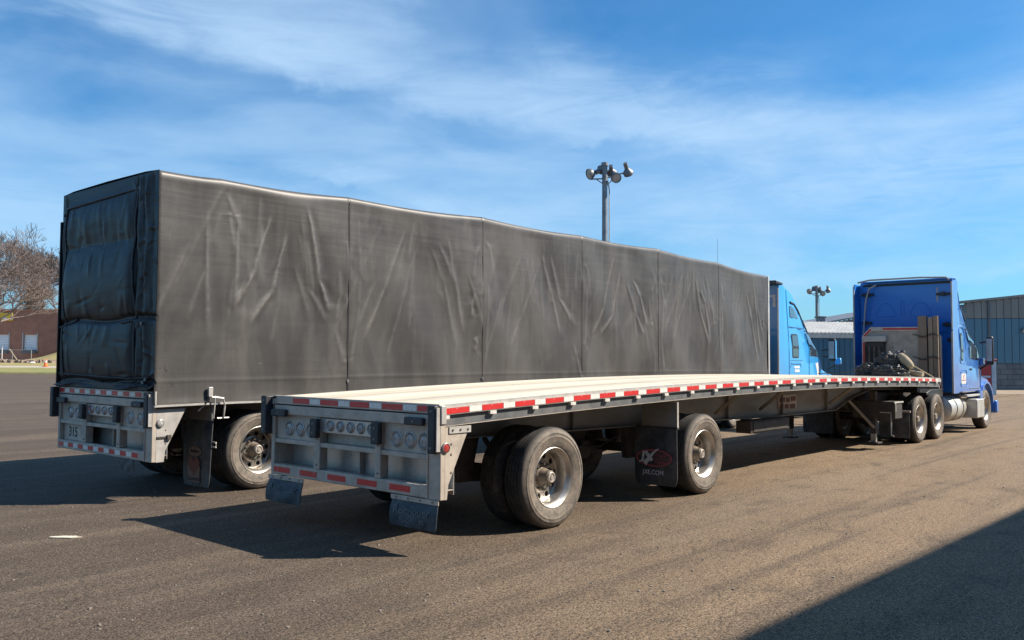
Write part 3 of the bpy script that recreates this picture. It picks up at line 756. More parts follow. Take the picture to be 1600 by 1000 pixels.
def stroke(pts, w0, w1, x, mat, P, name):
    """tapered flat brush stroke in the plane x"""
    mb = MB(); vs = []; n = len(pts)
    for i, (y, z) in enumerate(pts):
        a = pts[max(i-1, 0)]; b = pts[min(i+1, n-1)]; dy, dz = b[0]-a[0], b[1]-a[1]; L = math.hypot(dy, dz) or 1
        w = (w0+(w1-w0)*i/(n-1))/2
        for s in (-1, 1):
            for xx in (x, x+.003): vs.append((xx, y-s*dz/L*w, z+s*dy/L*w))
    fs = [(0, 1, 3, 2), ((n-1)*4, (n-1)*4+2, (n-1)*4+3, (n-1)*4+1)]
    for k in range(n-1):
        i, j = k*4, k*4+4
        fs += [(i, i+2, j+2, j), (i+1, j+1, j+3, i+3), (i, j, j+1, i+1), (i+2, i+3, j+3, j+2)]
    return mb.add(vs, fs).build(name, mat, P)
Y_ = lambda px: .55-(px-998)/66*.60-.0
# the X: a tapered road-like stroke rising to the right, crossed by a short heavy one
stroke([(.445, .425), (.405, .465), (.370, .505), (.330, .548), (.290, .585), (.238, .618)], .062, .008, xf-.004, M['letter'], fl, 'emblem_stroke')
stroke([(.425, .572), (.385, .520), (.335, .466)], .040, .046, xf-.0042, M['letter'], fl, 'emblem_stroke')
lettering('lettering', 'Truck', .074, M['letter_red'], fl, (xf-.003, .215, .535), (0, -1, 0), (0, 0, 1), .165)
lettering('lettering', 'Center', .060, M['letter_red'], fl, (xf-.003, .210, .452), (0, -1, 0), (0, 0, 1), .185)
stroke([(.30, .492), (.20, .490), (.115, .492)], .007, .007, xf-.004, M['letter_red'], fl, 'emblem_stroke')
lettering('lettering', 'JXE.COM', .082, M['letter'], fl, (xf-.003, .320, .321), (0, -1, 0), (0, 0, 1), .30)
# struts from rail to beam
for x in (6.05, 7.50, 10.35):
    for s, y0 in ((1, 0), (-1, TW)):
        MB().box((x-.03, -.006, -.47), (x+.03, .006, .47), None).mesh
        a = Vector((x-.25, y0+s*.07, zA(x)-.16)); b = Vector((x+.15, y0+s*.70, .93)); d = b-a
        MB().tube([a, b], .030, 4).build('side_strut', M['web'], A)
# placard on beam
pc = MB().box((8.40, .730, .90), (9.12, .744, 1.13)).build('placard', M['alu'], A)
for z, xa, xb in ((1.045, 8.44, 8.66), (1.035, 8.70, 8.84), (1.05, 8.88, 9.08), (.935, 8.45, 8.60), (.93, 8.64, 8.80), (.925, 8.84, 9.06)):
    MB().box((xa, .727, z-.03), (xb, .7295, z+.045)).build('printed_block', M['letter_dull'], pc)
# under-deck boxes
tb = MB().box((6.92, .50, .60), (8.30, .745, .785)).build('toolbox', M['steel_dark'], A, .01)
MB().box((7.0, .488, .62), (8.22, .499, .765)).build('toolbox_door', M['steel_dark'], tb, .004)
MB().box((11.98, .02, .60), (12.40, .83, .93)).build('dunnage_box', M['steel_dark'], A, .012)
MB().box((11.90, -.0, .90), (12.42, .018, .93)).box((11.955, .0, .74), (11.985, .018, .90)).build('box_bracket', M['alu_bright'], A, .003)
for yy in (.45, TW-.45):
    lg = MB().box((12.0, yy-.06, .30), (12.13, yy+.06, 1.12)).build('landing_leg', M['steel_dark'], A, .01)
    MB().box((12.02, yy-.045, .14), (12.11, yy+.045, .30)).build('inner_leg', M['alu'], lg, .004)
    MB().box((11.94, yy-.12, .11), (12.19, yy+.12, .139)).build('foot', M['steel_dark'], lg, .004)
MB().tube([(11.45, .72, .97), (12.0, .42, .42)], .028, 6).build('leg_brace', M['web'], A)
MB().tube([(11.45, TW-.72, .97), (12.0, TW-.42, .42)], .028, 6).build('leg_brace', M['steel_dark'], A)
MB().tube([(12.06, .25, .72), (12.06, 2.3, .72)], .022, 8).build('cross_shaft', M['steel_dark'], A)
MB().tube([(11.98, .30, .72), (11.98, .10, .72), (11.95, .085, .60), (11.93, .08, .30), (11.90, .02, .28)], .012, 6).build('crank_handle', M['alu_bright'], A)
# front header
MB().box((LA-.018, .02, 1.19), (LA+.03, TW-.02, 1.345)).build('front_rail', M['rail'], A, .005)
MB().box((LA-.30, .4, 1.02), (LA-.02, TW-.4, 1.185)).build('upper_coupler', M['steel_dark'], A, .01)
# hanging air lines and brackets below the rear
MB().box((.42, .60, .62), (.50, .68, .86)).build('hanger_bracket', M['alu'], A, .003)
MB().tube([(2.5, .9, .80), (3.0, .85, .66), (3.6, .9, .62), (4.1, .95, .74)], .012, 6).build('air_line', M['black'], A)
MB().lathe([(0, 0), (.10, .0), (.12, .03), (.12, .75), (.10, .78), (0, .78)], center=(3.35, .92, .60), axis='y', n=20).build('air_tank', M['steel_dark'], A)

# ---- the tarped trailer beyond
BYAW = rad(1.1266)
B = thing('covered_trailer', 'long flatbed trailer under a tall grey rolling tarp cover with buckled side curtain', 'trailer', (-.4275, 4.4016, 0), BYAW)
LB = 16.9
def zB(x): return 1.445-.0020*(x-9.0)**2
beamB = [(.10, .93), (3.0, .88), (6.0, .84), (9.5, .82), (12.2, .82), (13.2, 1.03), (14.0, 1.13), (16.7, 1.10)]
chassis(B, zB, LB, beamB, (1.50, 4.57), .04, RIMD)
cfgB = dict(kind='B', zt=1.30, zb=.475, left=(2.27, 2.04), right=(.60, .34), mid=(1.60, 1.42, 1.24, 1.06))
def even(y1, pitch, n): 
    r = [(y1-i*pitch-pitch*.46, y1-i*pitch) for i in range(n)]; w = [(y1-i*pitch-pitch*.96, y1-i*pitch-pitch*.50) for i in range(n-1)]
    return r, w
cfgB['tape_top_red'], cfgB['tape_top_white'] = even(2.55, .305, 8)
cfgB['tape_bot_red'], cfgB['tape_bot_white'] = even(2.525, .295, 8)
rear_frame(B, cfgB)
np_ = MB().box((.060, 1.84, .590), (.066, 2.528, .808)).build('number_panel', M['alu'], B)
lettering('lettering', '315', .185, M['letter_black'], np_, (.0585, 2.245, .695), (0, -1, 0), (0, 0, 1), .25)
xsb = [.056+(LB-.1)*i/28 for i in range(29)]
MB().sweep([(.08, -.034), (TW-.08, -.034), (TW-.08, -.004), (.08, -.004)], xsb, zB).build('deck', M['plank'], B)
for y0, y1 in ((.002, .010), (TW-.010, TW-.002)):
    gs = MB().prism([(.057, .470), (.155, .470), (.17, .60), (.34, .93), (.42, 1.09), (.057, 1.09)], 'y', y0, y1).build('gusset_plate', M['alu_bright'], B)
    for z in (.84, .68): MB().lathe([(.010, 0), (.0, -.002)], center=(.17, y0-.001, z), n=8).build('bolt', M['steel_dark'], gs)
    MB().box((.06, y0-.012, .745), (.24, y0-.001, .77)).box((.18, y0-.03, .73), (.23, y0-.002, .785)).build('latch_bar', M['steel_dark'], gs, .002)
mk = MB().lathe([(.046, .0), (.046, -.014), (.038, -.018)], center=(.10, -.001, .925), n=20).build('marker_lamp', M['lens_rim'], B)
MB().lathe([(.038, -.012), (.02, -.018), (0, -.019)], center=(.10, -.001, .925), n=20).build('lens', M['lens_clear'], mk)
# flaps of the covered trailer: the one near the rear axle carries the heart
MB().box((.765, .0, .92), (.775, .55, 1.18)).build('flap_hanger', M['web'], B)
fb = mudflap(B, .775, -.02, .60, .10, .93, .03, 'flap', .05, tilt=-.03)
MB().tube([(.77, -.03, .66), (.77, -.10, .66), (.77, -.10, .60), (.77, -.03, .60)], .009, 6).build('flap_clip', M['alu_bright'], B)
oval(.30, .53, .145, .066, .064, .718, M['letter_orange'], fb)
lettering('lettering', 'TRUCK CARE', .03, M['letter_black'], fb, (.714, .30, .53), (0, -1, 0), (0, 0, 1), .21)
hp_ = []
for k in range(40):
    t = 2*PI*k/40
    hx = 16*math.sin(t)**3; hz = 13*math.cos(t)-5*math.cos(2*t)-2*math.cos(3*t)-math.cos(4*t)
    hp_.append((.300+hx*.0088, .365+hz*.0078))
MB().box((.706, .160, .150), (.709, .450, .360)).build('emblem_card', M['letter_orange'], fb)
MB().prism(hp_, 'x', .701, .7055).build('emblem_heart', M['letter_dull'], fb)
lettering('lettering', 'Loves', .085, M['letter_black'], fb, (.703, .305, .195), (0, -1, 0), (0, 0, 1), .25)
mudflap(B, -.0, .42, .72, .33, .474, .01, 'flap', .01)

# tarp cover
NB = 6; SB = 16.99/6; BOW = [3.918, 4.008, 4.09, 4.10, 4.135, 4.082, 3.973]
def ztop(x):
    t = min(max(x/SB, 0), 5.9999); k = int(t); fr = t-k
    sag = .035*math.sin(PI*fr)
    if k == 0:                                  # an extra bow close behind the rear corner
        f1 = .29
        sag = .012*math.sin(PI*fr/f1) if fr < f1 else .03*math.sin(PI*(fr-f1)/(1-f1))
    return BOW[k]*(1-fr)+BOW[k+1]*fr-sag
def zbot(x): return 1.138+.0022*x*(17-x)*.16+.004*math.sin(x*2.1)
rnd = random.Random(4)
folds = []
pat = [(.37, .84, .13, .33, 1.0), (.50, .79, .24, .26, .9), (.58, .78, .79, .30, 1.0), (.66, .82, .86, .36, 1.0), (.07, .62, .05, .20, .7), (.90, .62, .925, .42, .7),
       (.93, .35, .965, .16, .6), (.96, .84, .90, .62, .5), (.04, .86, .10, .66, .5), (.44, .86, .36, .55, .35), (.47, .70, .40, .30, .3), (.62, .74, .70, .48, .35), (.985, .75, .975, .5, .4)]
for k in range(6):
    for (u0, v0, u1, v1, a) in pat:
        if rnd.random() < .18: continue
        j = lambda s: rnd.uniform(-s, s)*1.5
        if k == 0: u0, u1 = .30+u0*.70, .30+u1*.70
        um, vm = (u0+u1)/2+j(.012), (v0+v1)/2+j(.05)
        u0 += j(.018); u1 += j(.022); v0 += j(.05); v1 += j(.07)
        a2 = a*rnd.uniform(.45, 1.3)*(1.0 if k < 2 else .9)
        folds.append((k, u0, v0, um, vm, a2*.85, rnd.choice((1, 1, -1)))); folds.append((k, um, vm, u1, v1, a2, 1))
for i in range(60):                                # faint secondary creases fanning down from between the bows
    k = rnd.randrange(6); u0 = rnd.uniform(.04, .96)
    if k == 0 and u0 < .1: continue
    v0 = rnd.uniform(.5, .92); ln = rnd.uniform(.10, .38); sl_ = (u0-.5)*rnd.uniform(.25, .7)+rnd.uniform(-.04, .04)
    folds.append((k, u0, v0, u0+sl_*ln/.4, v0-ln, rnd.uniform(.18, .5), rnd.choice((1, -1))))
for (u0, v0, u1, v1, a) in ((.22, .78, .24, .30, .8), (.38, .80, .37, .40, .9), (.29, .92, .20, .74, .6), (.32, .90, .40, .74, .6)):
    folds.append((0, u0*1.0, v0, u1, v1, a*.8, 1))
NX, NZ = 1000, 150
xg = np.linspace(0, 16.99, NX+1); vg = np.linspace(0, 1, NZ+1)
zt_a = np.array([ztop(x) for x in xg]); zb_a = np.array([zbot(x) for x in xg])
GX, GV = np.meshgrid(xg, vg, indexing='ij')
GZ = zb_a[:, None]+(zt_a-zb_a)[:, None]*GV
disp = np.zeros_like(GX); wear = np.zeros_like(GX)
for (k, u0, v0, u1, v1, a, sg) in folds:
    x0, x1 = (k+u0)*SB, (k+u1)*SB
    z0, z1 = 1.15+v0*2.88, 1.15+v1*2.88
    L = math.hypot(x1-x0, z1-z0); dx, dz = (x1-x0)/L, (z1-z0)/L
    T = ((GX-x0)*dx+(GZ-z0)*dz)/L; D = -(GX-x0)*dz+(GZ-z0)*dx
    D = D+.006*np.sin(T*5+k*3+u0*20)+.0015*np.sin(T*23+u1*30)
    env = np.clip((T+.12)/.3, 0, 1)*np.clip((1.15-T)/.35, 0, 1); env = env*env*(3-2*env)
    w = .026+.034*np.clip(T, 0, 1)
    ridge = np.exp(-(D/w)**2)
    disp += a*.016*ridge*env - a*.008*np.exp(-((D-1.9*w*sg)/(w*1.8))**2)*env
    wear = np.maximum(wear, a*np.exp(-(D/(w*.62))**2)*env)  # paler line along each ridge, worn and highlighted by colour
# gentle suction between bows, stretched tight on the bows
fr = (GX/SB) % 1.0
bay = np.sin(PI*fr)
disp += -.040*bay*np.clip(np.sin(PI*np.clip(GV**1.1, 0, 1)), 0, 1)**.8
rs = np.random.RandomState(3)
for i in range(26):
    kx, kz, ph = rs.uniform(.6, 3.2), rs.uniform(.3, 2.0), rs.uniform(0, 6.28)
    disp += rs.uniform(.001, .0042)/(.5+.4*kx)*np.sin(kx*GX*2+kz*GZ*2+ph)
for i in range(34):                               # little crumples near the bows
    cx0, cz0 = rs.randint(0, 7)*SB+rs.uniform(-.28, .28), rs.uniform(1.3, 3.8)
    ang = rs.uniform(-.5, .5)+PI/2; r0 = rs.uniform(.05, .16)
    u_ = (GX-cx0)*math.cos(ang)+(GZ-cz0)*math.sin(ang); v_ = -(GX-cx0)*math.sin(ang)+(GZ-cz0)*math.cos(ang)
    disp += rs.uniform(-.003, .005)*np.exp(-(u_/r0)**2-(v_/.022)**2)
# loose hem, weld band, rolled top edge
disp += .004*np.exp(-((GV-.10)/.006)**2)
disp += .010*np.exp(-((GV-.0)/.02)**2)*(1+np.sin(GX*5))*.5
edge = np.clip((1-GV)*2.9/.10, 0, 1)
disp = disp*np.clip((1-GV)*2.9/.18, 0, 1)
roundover = .055*(1-np.sqrt(np.clip(1-(1-edge)**2, 0, 1)))
inset = np.exp(-(np.minimum(fr, 1-fr)*SB/.012)**2)*.010            # seam at each bow
yv = -(disp)+roundover+inset-.045
zz = GZ-np.where(edge < 1, 0, 0)
vs = np.stack([GX, yv, zz], -1).reshape(-1, 3)
def grid_mesh(name, vs, nx, nz, mat, ridge_att=None):
    me = bpy.data.meshes.new(name)
    i, j = np.meshgrid(np.arange(nx), np.arange(nz), indexing='ij'); b = i*(nz+1)+j
    f = np.stack([b, b+nz+1, b+nz+2, b+1], -1).reshape(-1, 4)
    me.vertices.add(len(vs)); me.vertices.foreach_set('co', vs.astype(np.float32).ravel())
    me.loops.add(f.size); me.loops.foreach_set('vertex_index', f.astype(np.int32).ravel())
    me.polygons.add(len(f)); me.polygons.foreach_set('loop_start', np.arange(0, f.size, 4, dtype=np.int32))
    try: me.polygons.foreach_set('loop_total', np.full(len(f), 4, dtype=np.int32))
    except Exception: pass
    me.update(calc_edges=True); me.validate(); me.shade_smooth(); me.materials.append(mat)
    if ridge_att is not None:
        at_ = me.attributes.new('wear', 'FLOAT', 'POINT'); at_.data.foreach_set('value', ridge_att.astype(np.float32).ravel())
    return me
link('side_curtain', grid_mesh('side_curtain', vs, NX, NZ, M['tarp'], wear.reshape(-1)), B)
# roof, far side, front
mb = MB(); xr = [16.99*i/120 for i in range(121)]
sec = [(.010, 0), (.3, .02), (1.3, .03), (2.3, .02), (2.56, 0), (2.60, -.05), (2.60, -2.75)]
vs_ = [(x, y, ztop(x)+dz if dz > -2 else zbot(x)) for x in xr for y, dz in sec]; ns = len(sec)
mb.add(vs_, [(i*ns+k, i*ns+k+1, (i+1)*ns+k+1, (i+1)*ns+k) for i in range(120) for k in range(ns-1)])
mb.build('roof_sheet', M['tarp'], B)
MB().box((16.995, -.045, 1.10), (17.04, 2.60, 3.96)).build('bulkhead', M['alu_bright'], B, .004)
MB().box((16.955, -.060, 1.12), (17.045, -.046, 3.95)).build('bulkhead_edge', M['alu_bright'], B, .003)
MB().sweep([(-.055, -.022), (-.015, -.022), (-.015, .002), (-.055, .002)], xr[::2], zbot).build('bottom_rail', M['alu_bright'], B)
MB().box((.0, -.060, 1.14), (.020, -.048, 1.30)).build('corner_angle', M['alu_bright'], B, .002)
for k in list(range(1, 6)):
    x = k*SB
    MB().tube([(x, -.048, zbot(x)+.05), (x, -.046, (ztop(x)+zbot(x))/2), (x, -.044, ztop(x)-.10), (x, .010, ztop(x)-.004), (x, .3, ztop(x)+.022), (x, 2.3, ztop(x)+.022)], .0055, 6).build('bow_seam', M['black'], B)
    MB().box((x-.018, -.061, 1.36), (x+.018, -.049, 1.40)).build('strap_loop', M['rail'], B, .002)
    MB().box((x-.010, -.059, 1.17), (x+.010, -.051, 1.36)).build('strap', M['black'], B, .002)
x = .29*SB
MB().tube([(x, -.030, ztop(x)-.07), (x, .010, ztop(x)-.004), (x, .3, ztop(x)+.022), (x, 2.3, ztop(x)+.022)], .0075, 6).build('bow_seam', M['tarp'], B)
# curtain latch hanging near the rear
hb = MB().box((.67, -.080, 1.22), (.73, -.050, 1.34)).build('curtain_latch', M['alu_bright'], B, .006)
MB().tube([(.70, -.095, 1.22), (.86, -.095, 1.20), (.885, -.09, 1.10), (.88, -.07, .955)], .011, 8).tube([(.80, -.06, .955), (.96, -.06, .955)], .010, 8).tube([(.75, -.095, 1.24), (.745, -.09, 1.10), (.75, -.06, .955)], .010, 8).build('latch_hook', M['alu_bright'], hb)
MB().tube([(.68, -.08, 1.20), (.62, -.035, 1.10), (.56, -.03, 1.05)], .012, 6).build('latch_strap', M['black'], hb)
# rear curtain
NY2, NZ2 = 220, 240
yg = np.linspace(-.045, 2.60, NY2+1); vg2 = np.linspace(0, 1, NZ2+1)
GY, GV2 = np.meshgrid(yg, vg2, indexing='ij')
zb2 = 1.335+.02*np.sin(GY*7)*(GV2 < .02); GZ2 = zb2+(3.915-zb2)*GV2
d = np.zeros_like(GY)
def bump2(y0, z0, ry, rz, a): return a*np.exp(-((GY-y0)/ry)**2-((GZ2-z0)/rz)**2)
yy = (GY-.0)/2.6
inside = 1/(1+np.exp(-(GY-.50)/.03))*1/(1+np.exp((GY-2.42)/.03))
d += inside*(.055*np.clip(np.sin(PI*np.clip((GZ2-1.38)/.82, 0, 1)), 0, 1)**.6+.075*np.clip(np.sin(PI*np.clip((GZ2-2.16)/.98, 0, 1)), 0, 1)**.7+.03*np.clip(np.sin(PI*np.clip((GZ2-3.1)/.7, 0, 1)), 0, 1))
for i in range(30):                                # pleats gathered under the top strap
    y0 = rs.uniform(.5, 2.45); a = rs.uniform(.003, .013); w0 = rs.uniform(.03, .08)
    sl2 = rs.uniform(-.25, .25); ln = rs.uniform(.35, .9)
    T = np.clip((3.76-GZ2)/ln, 0, 1); d += a*np.exp(-((GY-y0-sl2*(3.76-GZ2))/(w0*(1+T)))**2)*np.sin(PI*T)
for i in range(80):                                # creases round the two lower straps
    zc = rs.choice([2.17, 1.42, 3.07]); y0 = rs.uniform(.25, 2.5); up = rs.choice([-1, 1]); ln = rs.uniform(.15, .55)
    a = rs.uniform(-.012, .018); sl2 = rs.uniform(-.6, .6); w0 = rs.uniform(.018, .045)
    T = np.clip(up*(GZ2-zc)/ln, 0, 1); d += a*np.exp(-((GY-y0-sl2*(GZ2-zc))/(w0*(1+T*1.5)))**2)*np.sin(PI*T)
for y0, w0, a in ((.47, .02, -.03), (.38, .05, .03), (.20, .05, .035), (.08, .03, -.02), (.29, .015, -.02), (2.45, .02, -.03), (2.53, .03, .02)):
    d += a*np.exp(-((GY-y0-.012*np.sin(GZ2*5+y0*9))/w0)**2)*(.65+.35*np.sin(GZ2*8+y0*20))
for i in range(70):
    y0, z0 = rs.uniform(0, .45) if i % 3 else rs.uniform(.4, 2.6), rs.uniform(1.35, 3.8); ang = rs.uniform(-.9, .9)
    u_ = (GY-y0)*math.cos(ang)+(GZ2-z0)*math.sin(ang); v_ = -(GY-y0)*math.sin(ang)+(GZ2-z0)*math.cos(ang)
    d += rs.uniform(-.012, .014)*np.exp(-(u_/rs.uniform(.06, .2))**2-(v_/.025)**2)
for zc, dep in ((2.17, -.035), (1.40, -.03)): d += dep*np.exp(-((GZ2-zc-.02*np.sin(GY*4))/.035)**2)
d += .09*np.clip((1.42-GZ2)/.1, 0, 1)**2*(.6+.4*np.sin(GY*3+1))                   # hem kicks outward
d = d*np.clip((1-GV2)*2.6/.08, 0, 1)
vs2 = np.stack([-d-.006, GY, GZ2], -1).reshape(-1, 3)
rc_ = link('rear_curtain', grid_mesh('rear_curtain', vs2, NY2, NZ2, M['tarp_rear']), B)
def xr2(y, z):                                     # surface of the rear curtain
    i = int(np.clip(round((y+.045)/2.645*NY2), 0, NY2)); j = int(np.clip(round((z-1.335)/(3.915-1.335)*NZ2), 0, NZ2)); return float(-d[i, j])-.016
def cord(pts, r, name='strap', mat='black'):
    P3 = []
    for (y0, z0), (y1, z1) in zip(pts[:-1], pts[1:]):
        for t in range(12): P3.append((0, y0+(y1-y0)*t/12, z0+(z1-z0)*t/12))
    P3.append((0, *pts[-1]))
    P3 = [(xr2(y, z), y, z) for _, y, z in P3]
    MB().tube(P3, r, 6).build(name, M[mat], B)
cord([(2.52, 3.62), (2.40, 3.70), (.45, 3.745)], .012, 'strap')
cord([(.47, 3.76), (.50, 2.9), (.46, 2.15), (.43, 1.42)], .013, 'strap')
cord([(2.40, 3.70), (2.42, 2.8), (2.40, 2.15), (2.36, 1.42)], .011, 'strap')
cord([(2.58, 2.10), (2.2, 2.15), (2.05, 2.20)], .013, 'strap'); cord([(.75, 2.12), (.5, 2.14), (.18, 2.10)], .014, 'strap')
cord([(2.56, 1.48), (1.6, 1.46), (.6, 1.44), (.1, 1.46)], .010, 'strap')
for y, z in ((.46, 3.75), (2.44, 3.70), (.22, 2.10), (.16, 1.44), (.2, 1.40)):
    MB().box((xr2(y, z)-.014, y-.025, z-.02), (xr2(y, z)+.004, y+.025, z+.02)).build('buckle', M['rail'], B, .004)
MB().box((-.035, TW+.005, 1.30), (.03, TW+.035, 3.55)).build('corner_flap', M['tarp_rear'], B, .01)
MB().box((-.02, .10, 1.305), (.03, 2.5, 1.38)).build('rear_sill', M['black'], B, .004)

# ------------------------------------------------------------------ tractors
def loft(st, yc, n_arc=6, zm_=2.1):
    """st: (x, zb, zt, hwb, hwt, r) cross-sections -> closed body"""
    mb = MB(); rings = []
    for x, zb, zt, hb, ht, r in st:
        zm = min(zm_, zb+(zt-zb)*.55)
        pts = [(-hb+.03, zb), (-hb, zb+.03), (-hb, zm)]
        for k in range(n_arc+1):
            a = PI-(PI/2)*k/n_arc
            pts.append((-ht+r+r*math.cos(a), zt-r+r*math.sin(a)))
        full = pts+[(-y, z) for y, z in reversed(pts)]
        rings.append([(x, yc+y, z) for y, z in full])
    n = len(rings[0])
    for rg in rings: mb.v += rg
    for i in range(len(rings)-1):
        for k in range(n): mb.f.append((i*n+k, i*n+(k+1) % n, (i+1)*n+(k+1) % n, (i+1)*n+k))
    mb.f += [tuple(range(n))[::-1], tuple(range((len(rings)-1)*n, len(rings)*n))]
    return mb
def side_y(st, x, z, yc, zm_=2.1):
    """y of the right flank of a loft at x, z"""
    xs_ = [s[0] for s in st]; v = [float(np.interp(x, xs_, [s[k] for s in st])) for k in range(1, 6)]
    zb, zt, hb, ht, r = v; zm = min(zm_, zb+(zt-zb)*.55)
    if z <= zm: h = hb
    elif z < zt-r: h = hb+(ht-hb)*(z-zm)/(zt-r-zm)
    else: h = ht-r+math.sqrt(max(r*r-(z-zt+r)**2, 0))
    return yc-h
def patch(st, poly, yc, off, mat, P, name, thick=.012, label=None, off2=None):
    """a panel that follows the right flank of the body; poly of (x, z)"""
    cx = sum(p[0] for p in poly)/len(poly); cz = sum(p[1] for p in poly)/len(poly)
    ring = []
    n = len(poly); m = 5
    for i in range(n):
        a, b = poly[i], poly[(i+1) % n]
        for k in range(m): ring.append((a[0]+(b[0]-a[0])*k/m, a[1]+(b[1]-a[1])*k/m))
    N = len(ring); vs = []
    lay = [1.0, .66, .33]
    for l in lay:
        for x, z in ring:
            xx, zz_ = cx+(x-cx)*l, cz+(z-cz)*l; vs.append((xx, side_y(st, xx, zz_, yc)-off, zz_))
    vs.append((cx, side_y(st, cx, cz, yc)-off, cz)); ci = len(vs)-1
    for x, z in ring: vs.append((x, side_y(st, x, z, yc)+thick, z))
    fs = []
    for l in range(2): fs += [(l*N+k, l*N+(k+1) % N, (l+1)*N+(k+1) % N, (l+1)*N+k) for k in range(N)]
    fs += [(2*N+k, 2*N+(k+1) % N, ci) for k in range(N)]
    fs += [(k, (k+1) % N, ci+1+(k+1) % N, ci+1+k) for k in range(N)]
    return MB().add(vs, fs).build(name, mat, P, label=label)
def outline(st, poly, yc, r, mat, P, name, off=.002):
    n = len(poly); pts = []
    for i in range(n+1):
        a, b = poly[i % n], poly[(i+1) % n]
        for k in range(6 if i < n else 1):
            x, z = a[0]+(b[0]-a[0])*k/6, a[1]+(b[1]-a[1])*k/6; pts.append((x, side_y(st, x, z, yc)-off, z))
    return MB().tube(pts, r, 5, False).build(name, mat, P)
def rrect(x0, x1, z0, z1, c=.04): return [(x0+c, z0), (x1-c, z0), (x1, z0+c), (x1, z1-c), (x1-c, z1), (x0+c, z1), (x0, z1-c), (x0, z0+c)]

def running_gear(P, drive, steer_x, y0, width, rim, z0=.5):
    """frame rails, axles, drive duals and steer wheels; y0 = right outer tyre face"""
    yc = y0+width/2
    for s in (-1, 1):
        MB().box((drive[0]-.75, yc+s*.43-.04, .78), (steer_x+.7, yc+s*.43+.04, 1.02)).build('frame_rail', M['steel_dark'], P, .006)
    for ax in drive:
        MB().tube([(ax, y0+.28, z0), (ax, y0+width-.28, z0)], .085, 14).build('axle', M['steel_dark'], P)
        MB().lathe([(0, -.20), (.16, -.16), (.22, 0), (.16, .16), (0, .20)], center=(ax, yc, z0), axis='y', n=18).build('differential', M['steel_dark'], P)
        dual(P, ax, z0*1.0, y0, width, rim, scale=z0/.507)
    for s in (1, -1):
        wheel(P, steer_x, y0 if s > 0 else y0+width, z0, s, rim, True, True, z0/.507)
    MB().tube([(steer_x, y0+.3, z0-.05), (steer_x, y0+width-.3, z0-.05)], .055, 10).build('axle', M['steel_dark'], P)
    xm = sum(drive)/2
    MB().prism([(xm-.55, 1.04), (xm+.45, 1.10), (xm+.45, 1.145), (xm-.35, 1.145), (xm-.62, 1.03)], 'y', yc-.45, yc+.45).build('fifth_wheel', M['steel_dark'], P, .01)

# ---- right-hand tractor, pulling the flatbed
TA = thing('semi_truck', 'dark blue sleeper cab semi truck hooked to the empty flatbed at right', 'truck', (14.0, 0, 0))
TAo = bpy.data.objects  # (all parts below are given relative to x=14)
def sh(st, dx): return [(s[0]+dx, *s[1:]) for s in st]
YC = 1.235
cabA = sh([(16.80, .97, 3.66, 1.12, 1.09, .10), (17.0, .97, 3.65, 1.125, 1.06, .16), (17.4, .97, 3.56, 1.13, .99, .26), (17.9, .97, 3.34, 1.13, .90, .32),
        (18.25, .97, 3.08, 1.13, .84, .32), (18.5, .97, 2.80, 1.125, .84, .28), (18.75, .97, 2.40, 1.11, .86, .22), (18.95, .97, 1.98, 1.09, .92, .16), (19.05, .97, 1.74, 1.07, .95, .12)], -14)
loft(cabA, YC).build('cab', M['blueA'], TA)
hoodA = sh([(19.0, .95, 1.70, 1.03, .92, .16), (19.4, .95, 1.62, 1.03, .88, .2), (19.9, .95, 1.48, 1.02, .80, .22), (20.3, .90, 1.30, .98, .70, .22), (20.55, .85, 1.05, .9, .6, .15)], -14)
loft(hoodA, YC, zm_=1.3).build('hood', M['blueA'], TA)
# rear wall of the sleeper, in deep shade, with its pressed panels
wx = 2.785
MB().box((wx-.02, YC-1.098, .99), (wx+.014, YC+1.098, 3.655)).build('rear_wall', M['blueA_back'], TA, .01)
def wall_line(pts, r=.010, name='pressed_rib', mat='blueA_back'): 
    MB().tube([(wx-.022, y, z) for y, z in pts+[pts[0]]], r, 6, False).build(name, M[mat], TA)
for yc_ in (1.72, .92):
    wall_line([(yc_+.24, 2.86), (yc_+.22, 2.80), (yc_-.22, 2.80), (yc_-.24, 2.86), (yc_-.10, 3.10), (yc_, 3.13), (yc_+.10, 3.10)])
wall_line([(1.37, 2.83), (1.37, 3.17), (1.30, 3.17), (1.30, 2.83)])
MB().box((wx-.030, .52, 3.12), (wx-.021, .555, 3.46)).build('wall_bar', M['trim'], TA)
MB().box((wx-.045, YC-1.03, 3.55), (wx-.0, YC+1.03, 3.60)).build('roof_seal', M['plastic'], TA, .01)
MB().box((wx-.05, YC-1.00, 2.40), (wx-.021, YC+1.0, 2.43)).build('wall_seam', M['blueA_back'], TA)
for y0, y1, z in ((.22, .55, 3.27), (.20, .42, 2.55), (2.0, 2.28, 3.32), (2.05, 2.28, 2.62), (2.05, 2.26, 1.75), (.2, .3, 2.18)):
    MB().box((wx-.11, y0, z), (wx-.022, y1, z+.055)).box((wx-.13, (y0+y1)/2-.04, z-.015), (wx-.10, (y0+y1)/2+.06, z+.075)).build('extender_hinge', M['plastic'], TA, .008)
